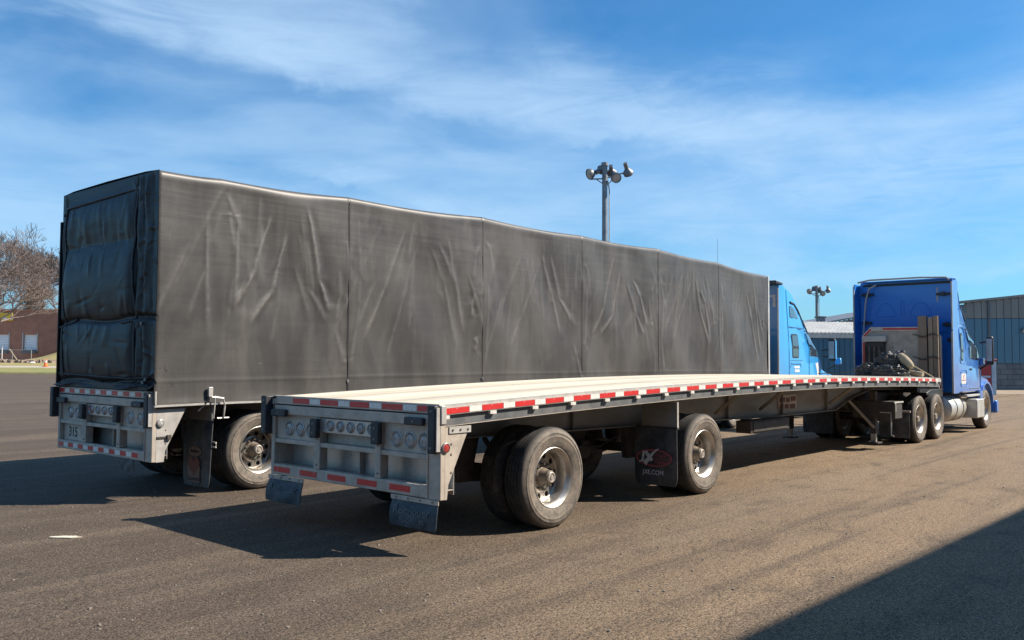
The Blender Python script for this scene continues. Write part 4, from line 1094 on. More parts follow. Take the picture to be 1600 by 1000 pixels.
# side extenders with grey edges
for s in (-1, 1):
    ye = YC+s*1.115
    MB().prism([(2.36, .965), (2.80, .965), (2.80, 3.60), (2.40, 3.60), (2.36, 3.50)], 'y', ye-.012, ye+.012).build('side_extender', M['blueA' if s < 0 else 'blueA_back'], TA, .004)
    MB().box((2.33, ye-.020, .97), (2.365, ye+.020, 2.40)).box((2.33, ye-.016, 2.44), (2.365, ye+.016, 3.55)).build('extender_edge', M['trim'], TA, .005)
MB().tube([(2.40, YC-1.06, 3.60), (2.44, YC-.98, 3.66), (2.55, YC-.4, 3.70), (2.55, YC+.8, 3.70), (2.44, YC+1.05, 3.64)], .022, 8).build('roof_edge', M['trim'], TA)
MB().prism([(2.58, 3.64), (2.86, 3.66), (2.86, 3.685), (2.60, 3.665)], 'y', YC-1.02, YC+1.02).build('roof_extender', M['blueA_back'], TA, .006)
MB().tube([(2.62, 1.90, 3.58), (2.60, 2.06, 3.50), (2.58, 2.14, 3.2), (2.58, 2.19, 2.6), (2.58, 2.22, 1.9), (2.58, 2.24, 1.1)], .020, 8).build('drain_tube', M['trim'], TA)
# flank details
patch(cabA, rrect(2.98, 3.20, 1.72, 2.38, .05), YC, .004, M['plastic'], TA, 'sleeper_window_frame')
patch(cabA, rrect(3.015, 3.165, 1.98, 2.33, .04), YC, .010, M['glass'], TA, 'sleeper_window')
patch(cabA, rrect(3.015, 3.165, 1.76, 1.93, .03), YC, .010, M['glass'], TA, 'sleeper_window')
outline(cabA, rrect(2.93, 3.40, 1.66, 2.52, .06), YC, .008, M['blueA_back'], TA, 'panel_seam')
outline(cabA, rrect(2.95, 3.45, 1.12, 1.50, .05), YC, .010, M['blueA_back'], TA, 'locker_seam')
patch(cabA, rrect(3.0, 3.38, 1.18, 1.42, .03), YC, .004, M['white'], TA, 'locker_decal')
patch(cabA, [(3.16, 1.30), (3.20, 1.30), (3.24, 1.40), (3.18, 1.38)], YC, .007, M['letter_red'], TA, 'decal_mark')
patch(cabA, rrect(3.04, 3.34, 1.255, 1.275, .005), YC, .007, M['letter_red'], TA, 'decal_mark')
outline(cabA, [(2.90, 3.34), (3.05, 3.38), (3.22, 3.30), (3.30, 3.02), (3.30, 2.94), (2.90, 2.94)], YC, .008, M['blueA_back'], TA, 'fairing_seam')
outline(cabA, [(2.82, 2.62), (4.45, 2.62), (4.45, 2.615), (2.82, 2.615)], YC, .006, M['blueA_back'], TA, 'roof_seam')
patch(cabA, [(3.75, 1.78), (4.62, 1.74), (4.66, 1.90), (4.46, 2.36), (4.2, 2.42), (3.75, 2.42)], YC, .010, M['glass'], TA, 'door_window')
outline(cabA, [(3.68, 1.05), (4.78, 1.05), (4.80, 1.85), (4.52, 2.42), (4.2, 2.50), (3.68, 2.50)], YC, .009, M['plastic'], TA, 'door_seam')
MB().box((3.76, -.0+YC-1.15, 1.50), (3.90, YC-1.13, 1.54)).build('door_handle', M['plastic'], TA, .005)
ws = [(4.27, 3.05), (5.03, 1.80)]
MB().add([(4.36, YC-.72, 2.98), (4.36, YC+.72, 2.98), (5.06, YC+.92, 1.78), (5.06, YC-.92, 1.78), (4.30, YC-.72, 2.94), (4.30, YC+.72, 2.94), (5.0, YC+.92, 1.74), (5.0, YC-.92, 1.74)],
         [(0,1,2,3),(4,7,6,5),(0,4,5,1),(1,5,6,2),(2,6,7,3),(3,7,4,0)]).build('windshield', M['glass'], TA)
MB().prism([(4.15, 3.10), (4.60, 2.78), (4.62, 2.72), (4.15, 3.02)], 'y', YC-.85, YC+.85).build('sun_visor', M['plastic'], TA, .01)
for s in (-1, 1):
    ym = YC+s*1.31
    m_ = MB().box((4.86, ym-.085, 1.62), (4.98, ym+.085, 2.34)).build('mirror', M['plastic'], TA, .045)
    MB().box((4.852, ym-.062, 1.72), (4.859, ym+.062, 2.28)).build('mirror_glass', M['chrome'], m_)
    MB().tube([(4.94, YC+s*1.08, 2.18), (4.94, ym, 2.22)], .025, 8).build('mirror_arm', M['plastic'], m_)
    MB().tube([(4.92, YC+s*1.06, 1.50), (4.92, ym-.02*s, 1.68)], .025, 8).build('mirror_arm', M['plastic'], m_)
    MB().box((4.70, YC+s*1.17-.02, 1.60), (4.95, YC+s*1.17+.05, 1.80)).build('mirror_foot', M['blueA'], m_, .02)
    # tank, steps, fender
    yt = YC+s*.77
    tk = MB().lathe([(0, 2.35), (.22, 2.35), (.30, 2.40), (.31, 2.45), (.31, 3.60), (.30, 3.65), (.22, 3.70), (0, 3.70)], center=(0, yt, .60), axis='x', n=32).build('fuel_tank', M['tank'], TA)
    for xx in (2.78, 3.32): MB().lathe([(.316, xx), (.316, xx+.05), (.312, xx+.05)], center=(0, yt, .60), axis='x', n=32).build('tank_strap', M['plastic'], tk)
    MB().box((3.74, YC+s*1.06-.22, .35), (4.42, YC+s*1.06+.03 if s > 0 else YC+s*1.06+.22, .80)).build('step_box', M['tank'], TA, .02)
    MB().box((3.45, YC+s*1.02-.12, .86), (4.62, YC+s*1.02+.12, .91)).build('step_tread', M['alu_bright'], TA, .008)
    MB().box((3.80, YC+s*1.05-.10, .58), (4.40, YC+s*1.05+.11, .62)).build('step_tread', M['alu_bright'], TA, .006)
    fd = MB(); n = 16; vs_ = []
    for k in range(n+1):
        a = PI*.02+PI*.96*k/n
        for rr in (.58, .63):
            for dy in (0, .34): vs_.append((5.42-rr*math.cos(a)*1.02+.12, YC+s*(1.10-dy), .60+rr*math.sin(a)*.95))
    fs_ = []
    for k in range(n):
        i, j = k*4, k*4+4; fs_ += [(i, j, j+1, i+1), (i+2, i+3, j+3, j+2), (i, i+2, j+2, j), (i+1, j+1, j+3, i+3)]
    fs_ += [(0, 1, 3, 2), (n*4, n*4+2, n*4+3, n*4+1)]
    fd.add(vs_, fs_).build('fender', M['blueA'], TA)
    MB().prism([(4.80, .52), (4.95, .50), (5.02, .98), (4.70, .98)], 'y', YC+s*1.09-.03, YC+s*1.09+.03).build('fender_skirt', M['blueA'], TA, .01)
    MB().box((6.52, YC+s*.75-.15, .95), (6.60, YC+s*.75+.2, 1.15)).build('headlight', M['lens_clear'], TA, .03)
MB().box((6.50, YC-1.10, .35), (6.72, YC+1.10, .68)).build('bumper', M['blueA'], TA, .04)
running_gear(TA, (.02, 1.28), 5.50, .15, 2.17, RIM, .497)
# flaps and tail of the tractor frame
for y0, y1 in ((.16, .76), (1.72, 2.38)):
    mudflap(TA, -.70, y0, y1, .14, .66, .02, 'flap', .02)
    MB().box((-.72, y0-.02, .66), (-.68, y1+.02, .70)).build('flap_bracket', M['alu'], TA, .004)
MB().prism([(.9, 1.02), (1.2, 1.08), (2.1, 1.08), (2.1, .90), (.9, .96)], 'y', .28, .62).build('air_tank_cover', M['plastic'], TA, .01)
for ax in (.02, 1.28):
    pass
# headache rack
RX = 2.20
rk = MB().box((RX, .46, 1.0), (RX+.02, 2.02, 2.44)).build('rack_panel', M['alu'], TA)
outer_p = [(.31, .97), (.31, 2.28), (.49, 2.505), (1.90, 2.525), (2.10, 2.31), (2.10, .97)]
inner_p = [(.40, .97), (.40, 2.25), (.53, 2.415), (1.86, 2.435), (2.01, 2.28), (2.01, .97)]
mb = MB(); n = len(outer_p); vs_ = []
for (a, b), (c_, d_) in zip(outer_p, inner_p):
    vs_ += [(RX-.03, a, b), (RX-.03, c_, d_), (RX+.03, a, b), (RX+.03, c_, d_)]
fs_ = []
for k in range(n-1):
    i, j = k*4, k*4+4; fs_ += [(i, j, j+1, i+1), (i+2, i+3, j+3, j+2), (i, i+2, j+2, j), (i+1, j+1, j+3, i+3)]
mb.add(vs_, fs_).build('rack_frame', M['alu_bright'], TA)
for k in range(n-1):
    (a, b), (c_, d_) = [((outer_p[q][0]+inner_p[q][0])/2, (outer_p[q][1]+inner_p[q][1])/2) for q in (k, k+1)]
    f0, f1 = (.10, .62) if k in (0, 4) else (.04, .96)
    if k == 2: f0, f1 = .05, .80
    a2, b2, c2, d2 = a+(c_-a)*f0, b+(d_-b)*f0, a+(c_-a)*f1, b+(d_-b)*f1
    L = math.hypot(c2-a2, d2-b2); nyy, nzz = -(d2-b2)/L*.022, (c2-a2)/L*.022
    MB().add([(RX-.034, a2+nyy, b2+nzz), (RX-.034, c2+nyy, d2+nzz), (RX-.034, c2-nyy, d2-nzz), (RX-.034, a2-nyy, b2-nzz),
              (RX-.031, a2+nyy, b2+nzz), (RX-.031, c2+nyy, d2+nzz), (RX-.031, c2-nyy, d2-nzz), (RX-.031, a2-nyy, b2-nzz)],
             [(0,1,2,3),(4,7,6,5),(0,4,5,1),(1,5,6,2),(2,6,7,3),(3,7,4,0)]).build('reflective_strip', M['red'], TA)
# chain locker with chains, hanging left
MB().box((RX-.14, 1.55, 1.35), (RX-.001, 2.0, 2.16)).build('chain_locker', M['plastic'], TA, .01)
MB().box((RX-.16, 1.50, 2.17), (RX-.001, 2.0, 2.30)).build('locker_lid', M['alu_bright'], TA, .01)
for i in range(7):
    y = 1.60+i*.058; z0 = 1.45+random.random()*.12; c_ = MB()
    for k in range(9):
        z = 2.05-k*.06
        if z < z0: break
        c_.tube([(RX-.16, y-.012, z), (RX-.16, y+.012, z), (RX-.16, y+.012, z-.045), (RX-.16, y-.012, z-.045), (RX-.16, y-.012, z)], .0055, 4, False)
    c_.build('chain', M['alu' if i % 2 else 'steel_dark'], TA)
MB().lathe([(.05, 0), (.05, -.02), (.04, -.02), (.04, 0)], center=(RX-.002, 1.42, 2.0), axis='x', n=18).build('rack_ring', M['alu'], TA)

# timbers chained to the rack
tm = [(.672, 1.03, 2.757, .098, 'thick weathered timber post, leftmost and widest of three at cab rack'),
      (.498, 1.03, 2.722, .050, 'thin weathered timber post, middle of three chained to cab rack'),
      (.388, 1.03, 2.750, .052, 'dark weathered timber post, rightmost of three chained to cab rack')]
for y, z0, z1, w, lb in tm:
    w *= .98; o = MB().box((-.05, -w, 0), (.05, w, z1-z0)).build('timber_post', M['old_wood'], None, .006)
    o.location = (14+RX-.11, y, z0); o.rotation_euler = (random.uniform(-.01, .01), 0, 0)
    tag(o, lb, 'timber post', 'timbers standing at the cab rack')
ch = thing('binding_chain', 'rusty chain binding three timber posts to the cab rack', 'chain', (14+RX-.2, .2, 1.9))
for z in (.40, -.12):
    mb = MB()
    for k in range(20):
        y = .12+k*.028; zz_ = z+.03*math.sin(k*.4)
        mb.tube([(0, y, zz_-.012), (0, y, zz_+.012), (0, y+.03, zz_+.012), (0, y+.03, zz_-.012), (0, y, zz_-.012)], .006, 4, False)
    mb.build('chain_run', M['steel_dark'], ch)

# load at the front of the deck: folded tarps
def blob(name, mat, loc, size, seed, amp=.16, fold=6, n=(70, 34)):
    """a slumped, creased bundle of cloth"""
    nx, nz = n; vs = []; off = Vector((seed*7.1, seed*3.3, 0))
    for i in range(nx+1):
        for j in range(nz+1):
            a = 2*PI*i/nx; t = PI*j/nz*.5
            sx_, sy_ = math.copysign(abs(math.cos(a))**.75, math.cos(a)), math.copysign(abs(math.sin(a))**.75, math.sin(a))
            r = math.cos(t)**.5 if j < nz else 0
            p = Vector((sx_*r, sy_*r, math.sin(t)))
            q = mnoise.fractal(p*1.4+off, 1.0, 2.0, 4); cr = 1-abs(mnoise.noise(p*fold*.5+off*2))*2; cr2 = 1-abs(mnoise.noise(Vector((p.x*2, p.y*2, p.z*fold*1.6))+off))*2
            k = 1+amp*q+.11*(max(cr, 0)**2)+.09*max(cr2, 0)**2-.1
            vs.append((p.x*size[0]*k, p.y*size[1]*k, p.z*size[2]*k))
    mb = MB(); mb.add(vs, [(i*(nz+1)+j, (i+1)*(nz+1)+j, (i+1)*(nz+1)+j+1, i*(nz+1)+j+1) for i in range(nx) for j in range(nz)])
    return mb.build(name, mat, None, origin=(0, 0, 0)), loc
M['tarp_heap'] = material('folded_black_tarp', (.018, .020, .024), .45, 0, (.035, .037, .04), 5, dust=(.10, .095, .085), dust_amt=.3)
M['canvas'] = material('beige_canvas', (.34, .29, .20), .85, 0, (.26, .21, .14), 6, bump=.3, bscale=40)
zd14 = zA(14.2)
for nm, mt, loc, size, seed, lb, ct in (
    ('folded_tarp', 'tarp_heap', (14.25, 1.18, zd14-.01), (.40, .34, .30), 1, 'low black folded tarp at the left of the heap on the flatbed front', 'tarp'),
    ('folded_tarp', 'tarp_heap', (14.38, .80, zd14-.01), (.38, .34, .54), 2, 'tall crumpled black tarp, highest of the heap on the flatbed front', 'tarp'),
    ('folded_tarp', 'tarp_heap', (13.98, .74, zd14-.01), (.28, .38, .27), 5, 'black folded tarp lying in front of the tall crumpled one on the flatbed', 'tarp')):
    o, l = blob(nm, M[mt], loc, size, seed); o.location = loc; tag(o, lb, ct, 'folded tarps on the flatbed front')
def roll(p0, p1, r, name, lb, ct, mat, ends=.7):
    p0, p1 = Vector(p0), Vector(p1); pts = [p0+(p1-p0)*t/14 for t in range(15)]
    rs_ = [r*(ends+(1-ends)*math.sin(PI*min(max(t/14, .0), 1))**.5)*(1+.06*mnoise.noise(Vector((t*.9, r*50, 0)))) for t in range(15)]
    o = MB().tube(pts, rs_, 14).build(name, mat, None, origin=tuple(p0)); return tag(o, lb, ct)
roll((14.2, .62, zd14+.48), (14.05, .32, zd14+.20), .095, 'canvas_roll', 'plump beige canvas roll slumped against the black tarp heap', 'canvas roll', M['canvas'], .5)
roll((14.25, .62, zd14+.14), (13.95, .42, zd14+.06), .06, 'canvas_tube', 'short beige canvas tube leaning low under the plump roll', 'canvas tube', M['canvas'], .75)
roll((14.30, .50, zd14+.09), (14.25, .16, zd14+.06), .06, 'canvas_tube', 'beige canvas tube lying flat nearest the deck edge', 'canvas tube', M['canvas'], .8)
tag(MB().tube([(14.15, .42, zd14+.30), (14.3, .25, zd14+.17), (14.45, .06, zd14+.03), (14.5, -.01, zd14-.03)], .012, 6).build('load_strap', M['rope'], None, origin=(14.3, .2, zd14)), 'beige webbing strap pulled from canvas roll down to the deck edge', 'strap')
tag(MB().tube([(14.45, 2.50, zd14+.04), (14.35, 1.9, zd14+.07), (14.3, 1.35, zd14+.16)], .009, 6).build('tie_rope', M['black'], None, origin=(14.3, 2, zd14)), 'thin dark tie rope from the tarp heap to the far deck edge', 'rope')

# ---- left-hand tractor, in front of the covered trailer
TB = thing('semi_truck', 'bright sky blue sleeper cab semi truck in front of the grey covered trailer', 'truck', tuple(Vector((-.4275, 4.4016, 0))+Matrix.Rotation(BYAW, 3, 'Z') @ Vector((15.2, 0, 0))), BYAW)
YB = 1.29   # centre line, local; local x = distance ahead of x=15.2 on the trailer line
def X2(x): return x-15.2+.38       # photo-measured world x -> local
cabB = [(X2(17.95), 1.0, 3.88, 1.20, 1.15, .12), (X2(18.3), 1.0, 3.86, 1.205, 1.12, .16), (X2(18.9), 1.0, 3.74, 1.21, 1.06, .22), (X2(19.5), 1.0, 3.48, 1.21, .98, .30),
        (X2(20.0), 1.0, 3.16, 1.20, .92, .34), (X2(20.4), 1.0, 2.78, 1.20, .90, .30), (X2(20.7), 1.0, 2.30, 1.17, .92, .22), (X2(20.9), 1.0, 1.90, 1.13, .95, .14)]
loft(cabB, YB).build('cab', M['blueB'], TB)
hoodB = [(X2(20.85), .95, 1.78, 1.10, .98, .16), (X2(21.3), .95, 1.70, 1.10, .90, .2), (X2(21.9), .95, 1.52, 1.08, .80, .22), (X2(22.4), .90, 1.28, 1.0, .70, .22), (X2(22.7), .8, 1.0, .9, .6, .12)]
loft(hoodB, YB, zm_=1.35).build('hood', M['blueB'], TB)
bx0 = X2(17.95)
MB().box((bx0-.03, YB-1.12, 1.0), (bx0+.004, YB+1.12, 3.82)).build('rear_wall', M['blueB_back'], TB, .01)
MB().box((bx0-.040, YB-.98, 3.50), (bx0-.031, YB-.55, 3.56)).box((bx0-.040, YB-.98, 3.22), (bx0-.031, YB-.90, 3.50)).build('wall_marking', M['trim'], TB)
MB().prism([(bx0-.32, 3.84), (bx0+.15, 3.84), (bx0+.15, 3.90), (bx0-.32, 3.945)], 'y', YB-1.12, YB+1.12).build('roof_cap', M['plastic'], TB, .02)
for s in (-1, 1):
    ye = YB+s*1.19
    MB().prism([(bx0-.34, 1.0), (bx0+.0, 1.0), (bx0+.0, 3.80), (bx0-.30, 3.80), (bx0-.34, 3.7)], 'y', ye-.012, ye+.012).build('side_extender', M['blueB'], TB, .004)
    MB().box((bx0-.37, ye-.02, .95), (bx0-.343, ye+.02, 3.72)).build('extender_edge', M['trim'], TB, .005)
patch(cabB, rrect(X2(18.50), X2(18.98), 1.78, 2.47, .05), YB, .004, M['plastic'], TB, 'sleeper_window_frame')
patch(cabB, rrect(X2(18.54), X2(18.94), 2.12, 2.43, .03), YB, .010, M['glass'], TB, 'sleeper_window')
patch(cabB, rrect(X2(18.54), X2(18.94), 1.82, 2.05, .03), YB, .010, M['glass'], TB, 'sleeper_window')
patch(cabB, [(X2(18.52), 2.95), (X2(19.25), 2.93), (X2(19.22), 3.05), (X2(18.95), 3.20), (X2(18.62), 3.28), (X2(18.52), 3.26)], YB, .006, M['glass'], TB, 'upper_window')
patch(cabB, [(X2(19.80), 1.86), (X2(20.62), 1.82), (X2(20.62), 1.98), (X2(20.30), 2.48), (X2(19.82), 2.52)], YB, .010, M['glass'], TB, 'door_window')
outline(cabB, [(X2(19.74), 1.10), (X2(20.78), 1.10), (X2(20.78), 1.9), (X2(20.34), 2.56), (X2(19.74), 2.60)], YB, .009, M['plastic'], TB, 'door_seam')
outline(cabB, [(X2(18.30), 2.66), (X2(19.72), 2.64), (X2(19.72), 2.655), (X2(18.30), 2.675)], YB, .008, M['blueB_back'], TB, 'fairing_seam')
outline(cabB, [(X2(18.28), 1.05), (X2(18.285), 3.72), (X2(18.295), 3.72), (X2(18.29), 1.05)], YB, .007, M['blueB_back'], TB, 'panel_seam')
outline(cabB, [(X2(19.74), 1.05), (X2(19.735), 3.0), (X2(19.745), 3.0), (X2(19.75), 1.05)], YB, .008, M['blueB_back'], TB, 'panel_seam')
# curved dark fairing edge over the windscreen
pts = []
for x, z in ((18.6, 3.38), (19.0, 3.34), (19.4, 3.18), (19.8, 2.90), (20.2, 2.58), (20.5, 2.30)):
    pts.append((X2(x), side_y(cabB, X2(x), z, YB)-.004, z))
MB().tube(pts, .030, 6).build('fairing_edge', M['plastic'], TB)
outline(cabB, rrect(X2(18.40), X2(19.20), 1.62, 1.72, .02), YB, .008, M['blueB_back'], TB, 'locker_handle')
patch(cabB, rrect(X2(18.62), X2(19.02), 1.49, 1.555, .02), YB, .006, M['white'], TB, 'locker_decal')
patch(cabB, rrect(X2(18.66), X2(19.0), 1.38, 1.455, .02), YB, .006, M['white'], TB, 'locker_decal')
outline(cabB, rrect(X2(18.38), X2(19.12), 1.08, 1.60, .05), YB, .008, M['blueB_back'], TB, 'locker_seam')
MB().add([(X2(20.32), YB-.80, 2.95), (X2(20.32), YB+.80, 2.95), (X2(20.98), YB+.98, 1.86), (X2(20.98), YB-.98, 1.86), (X2(20.2), YB-.80, 2.9), (X2(20.2), YB+.80, 2.9), (X2(20.9), YB+.98, 1.8), (X2(20.9), YB-.98, 1.8)],
         [(0,1,2,3),(4,7,6,5),(0,4,5,1),(1,5,6,2),(2,6,7,3),(3,7,4,0)]).build('windshield', M['glass'], TB)
# marking on the door: a white horse-like flash becomes a plain pale flash
stf = [(X2(20.25), 1.62), (X2(20.45), 1.66), (X2(20.60), 1.30), (X2(20.40), 1.10), (X2(20.36), 1.40)]
patch(cabB, stf, YB, .004, M['white'], TB, 'door_flash')
for s in (-1, 1):
    ym = YB+s*1.46
    m_ = MB().box((X2(20.86), ym-.11, 1.70), (X2(20.98), ym+.11, 2.38)).build('mirror', M['plastic'], TB, .04)
    MB().box((X2(20.88), ym-.117+(.0 if s < 0 else .20), 1.76), (X2(20.97), ym-.100+(.0 if s < 0 else .22), 2.32)).build('mirror_cap', M['blueB'], m_, .006)
    MB().box((X2(20.852), ym-.085, 1.78), (X2(20.859), ym+.085, 2.30)).build('mirror_glass', M['chrome'], m_)
    MB().tube([(X2(20.9), YB+s*1.14, 2.02), (X2(20.92), ym, 2.08)], .03, 8).build('mirror_arm', M['plastic'], m_)
    MB().tube([(X2(20.9), YB+s*1.14, 1.86), (X2(20.92), ym, 1.80)], .03, 8).build('mirror_arm', M['plastic'], m_)
    h_ = MB().box((X2(21.75), YB+s*1.32-.09, 1.60), (X2(21.87), YB+s*1.32+.09, 1.80)).build('hood_mirror', M['blueB'], TB, .03)
    MB().tube([(X2(21.80), YB+s*1.30, 1.62), (X2(21.65), YB+s*1.02, 1.42)], .014, 6).build('mirror_arm', M['plastic'], h_)
    MB().lathe([(0, 2.5), (.22, 2.5), (.30, 2.55), (.30, 3.9), (.22, 3.95), (0, 3.95)], center=(0, YB+s*.80, .60), axis='x', n=28).build('fuel_tank', M['tank'], TB)
    MB().box((X2(19.9), YB+s*1.05-.12, .45), (X2(20.7), YB+s*1.05+.12, .85)).build('step_box', M['tank'], TB, .02)
    MB().prism([(X2(20.6), .5), (X2(20.8), .5), (X2(20.9), .98), (X2(20.5), .98)], 'y', YB+s*1.12-.03, YB+s*1.12+.03).build('fender_skirt', M['blueB'], TB, .01)
    fd = MB(); n = 16; vs_ = []
    for k in range(n+1):
        a = PI*.02+PI*.96*k/n
        for rr in (.58, .63):
            for dy in (0, .34): vs_.append((X2(21.55)-rr*math.cos(a), YB+s*(1.13-dy), .60+rr*math.sin(a)*.95))
    fd.add(vs_, [f for k in range(n) for f in ((k*4, k*4+4, k*4+5, k*4+1), (k*4+2, k*4+3, k*4+7, k*4+6), (k*4, k*4+2, k*4+6, k*4+4), (k*4+1, k*4+5, k*4+7, k*4+3))]+[(0, 1, 3, 2), (n*4, n*4+2, n*4+3, n*4+1)]).build('fender', M['blueB'], TB)
MB().box((X2(22.6), YB-1.10, .38), (X2(22.85), YB+1.10, .72)).build('bumper', M['blueB'], TB, .04)
running_gear(TB, (.05, 1.35), X2(21.55), .10, 2.38, RIM, .497)
for y0, y1 in ((.10, .72), (1.86, 2.48)): mudflap(TB, -.68, y0, y1, .16, .70, .02, 'flap', .02)
# its cab rack
rx = X2(17.05)
MB().box((rx, YB-.98, 1.05), (rx+.03, YB+.98, 2.45)).build('rack_panel', M['alu'], TB)
rp = [(YB-1.10, 1.0), (YB-1.10, 2.46), (YB-.93, 2.64), (YB+.93, 2.64), (YB+1.10, 2.46), (YB+1.10, 1.0)]
ip = [(YB-1.0, 1.0), (YB-1.0, 2.42), (YB-.89, 2.54), (YB+.89, 2.54), (YB+1.0, 2.42), (YB+1.0, 1.0)]
vs_ = []
for (a, b), (c_, d_) in zip(rp, ip): vs_ += [(rx-.05, a, b), (rx-.05, c_, d_), (rx+.05, a, b), (rx+.05, c_, d_)]
MB().add(vs_, [f for k in range(5) for f in ((k*4, k*4+4, k*4+5, k*4+1), (k*4+2, k*4+3, k*4+7, k*4+6), (k*4, k*4+2, k*4+6, k*4+4), (k*4+1, k*4+5, k*4+7, k*4+3))]).build('rack_frame', M['alu'], TB)
MB().box((rx-.054, YB-1.07, 1.4), (rx-.051, YB-1.03, 2.15)).build('reflective_strip', M['red'], TB)
MB().box((rx-.03, YB-1.104, 1.3), (rx+.03, YB-1.1015, 2.1)).build('reflective_strip', M['red'], TB)
for z in (1.3, 1.6, 1.9, 2.2): MB().box((rx-.04, YB-.98, z), (rx-.002, YB+.98, z+.03)).build('rack_rib', M['steel_dark'], TB)

# ------------------------------------------------------------------ surroundings
def far_thing(name, lb, cat, u, depth, z=0.0, yaw=0.0, group=None):
    lx = (u-800)/F_PX*depth
    return thing(name, lb, cat, tuple(to_world(lx, depth, z)), rad(FAR+yaw), group)
def zat(u, v, depth): return at(u, v, depth).z

# right: tall blue metal building
M['blue_steel'] = material('blue_steel_cladding', (.055, .17, .26), .5, .0, (.045, .145, .225), .6, dust=(.13, .17, .19), dust_amt=.3, dscale=.3, stretch=(1, 1, .3), island=.12)
M['grey_steel'] = material('grey_translucent_cladding', (.20, .21, .20), .6, 0, (.14, .15, .15), .7, stretch=(1, 1, .3), island=.15)
M['block'] = material('grey_block_wall', (.12, .145, .17), .85, 0, (.09, .11, .13), 1.2, island=.15)
M['roof_white'] = material('pale_metal_roof', (.66, .63, .57), .5, .05, (.54, .52, .48), 1, island=.08)
RBd = 51.0
RB = far_thing('metal_building', 'tall blue metal building with grey upper band at the right edge of the lot', 'building', 1512, RBd, 0, 4)
k = RBd/F_PX
W_R, H_L, H_R = 14.0, zat(1515, 471, RBd), zat(1600, 462, RBd)
Wv = 85*k
def hroof(x): return H_L+(H_R-H_L)*x/Wv
MB().box((0, .30, 0), (W_R, 7, H_L-.15)).build('wall', M['blue_steel'], RB)
pw = .46
for i in range(int(W_R/pw)):
    x = i*pw
    MB().box((x, .0, 1.62), (x+pw-.03, .29, H_L-1.02+.01*x)).build('cladding_panel', M['blue_steel'], RB, .01)
    MB().box((x, .02, H_L-1.00+.01*x), (x+pw-.03, .29, hroof(x)-.06)).build('cladding_panel', M['grey_steel'], RB, .01)
for r_ in range(5):
    for i in range(17):
        x = i*.82+(.41 if r_ % 2 else 0); MB().box((x, .05, .02+r_*.32), (x+.80, .29, .02+r_*.32+.30)).build('block', M['block'], RB)
for x in (1.32, 4.9): MB().box((x-.07, -.07, 0), (x+.07, -.005, hroof(x)-.1)).build('downpipe', M['block'], RB, .01)
MB().prism([(-.3, H_L-.10), (W_R, hroof(W_R)-.10), (W_R, hroof(W_R)+.06), (-.3, H_L+.04)], 'y', -.10, 7.2).build('roof', M['grey_steel'], RB)
wl = MB().box((3.35, -.12, 3.45), (3.6, -.01, 3.62)).build('wall_light', M['trim'], RB, .02)
MB().prism([(3.32, 3.63), (3.63, 3.63), (3.6, 3.72), (3.35, 3.72)], 'y', -.18, -.01).build('lamp_hood', M['steel_grey'], wl)
# middle building, low with a pale roof
MBd = 66.0
MBl = far_thing('low_metal_building', 'low blue metal building with pale corrugated roof seen between the two trucks', 'building', 1262, MBd, 0, 4)
k = MBd/F_PX
hw = zat(1300, 528, MBd)
for i in range(22):
    x = i*.42; MB().box((x, .0, .3), (x+.39, .2, hw-.02)).build('cladding_panel', M['blue_steel'], MBl, .01)
MB().box((0, .21, 0), (9.3, 9, hw-.05)).build('wall', M['blue_steel'], MBl)
MB().box((-.1, -.12, hw), (9.4, .3, hw+.32)).build('eave_fascia', M['roof_white'], MBl, .01)
he = hw+.33
for i in range(30):
    x = -.1+i*.316
    MB().add([(x, -.15, he), (x+.28, -.15, he), (x+.28, 6, he+1.1), (x, 6, he+1.1), (x+.06, -.15, he+.09), (x+.22, -.15, he+.09), (x+.22, 6, he+1.19), (x+.06, 6, he+1.19)],
             [(0,1,5,4),(4,5,6,7),(1,2,6,5),(0,4,7,3),(3,7,6,2)]).build('roof_rib', M['roof_white'], MBl)
MB().add([(-.1, -.15, he-.005), (9.4, -.15, he-.005), (9.4, 6, he+1.095), (-.1, 6, he+1.095)], [(0, 1, 2, 3)]).build('roof', M['roof_white'], MBl)
# taller building behind it
HBd = 84.0
HB = far_thing('grey_metal_building', 'taller grey metal building rising behind the pale corrugated roof', 'building', 1255, HBd, 0, 4)
h0, h1 = zat(1278, 506, HBd), zat(1335, 496, HBd)
Wd = 80*HBd/F_PX
hh = lambda x: h0+(h1-h0)*(x-1.4)/(57*HBd/F_PX)
MB().box((0, .22, 0), (13, 18, h0-.6)).build('wall', M['grey_steel'], HB)
for i in range(28):
    x = i*.46; MB().box((x, .0, .1), (x+.42, .2, hh(x)-.1)).build('cladding_panel', M['grey_steel'], HB)
MB().prism([(-.2, hh(0)-.12), (13, hh(13)-.12), (13, hh(13)+.02), (-.2, hh(0)+.02)], 'y', -.1, 18).build('roof', M['steel_grey'], HB)
vx = (1300-1255)*HBd/F_PX
MB().box((vx-.35, 2, hh(vx)+.021), (vx+.35, 2.7, hh(vx)+.45)).box((vx-.45, 1.9, hh(vx)+.46), (vx+.45, 2.8, hh(vx)+.62)).build('roof_vent', M['steel_grey'], HB, .02)

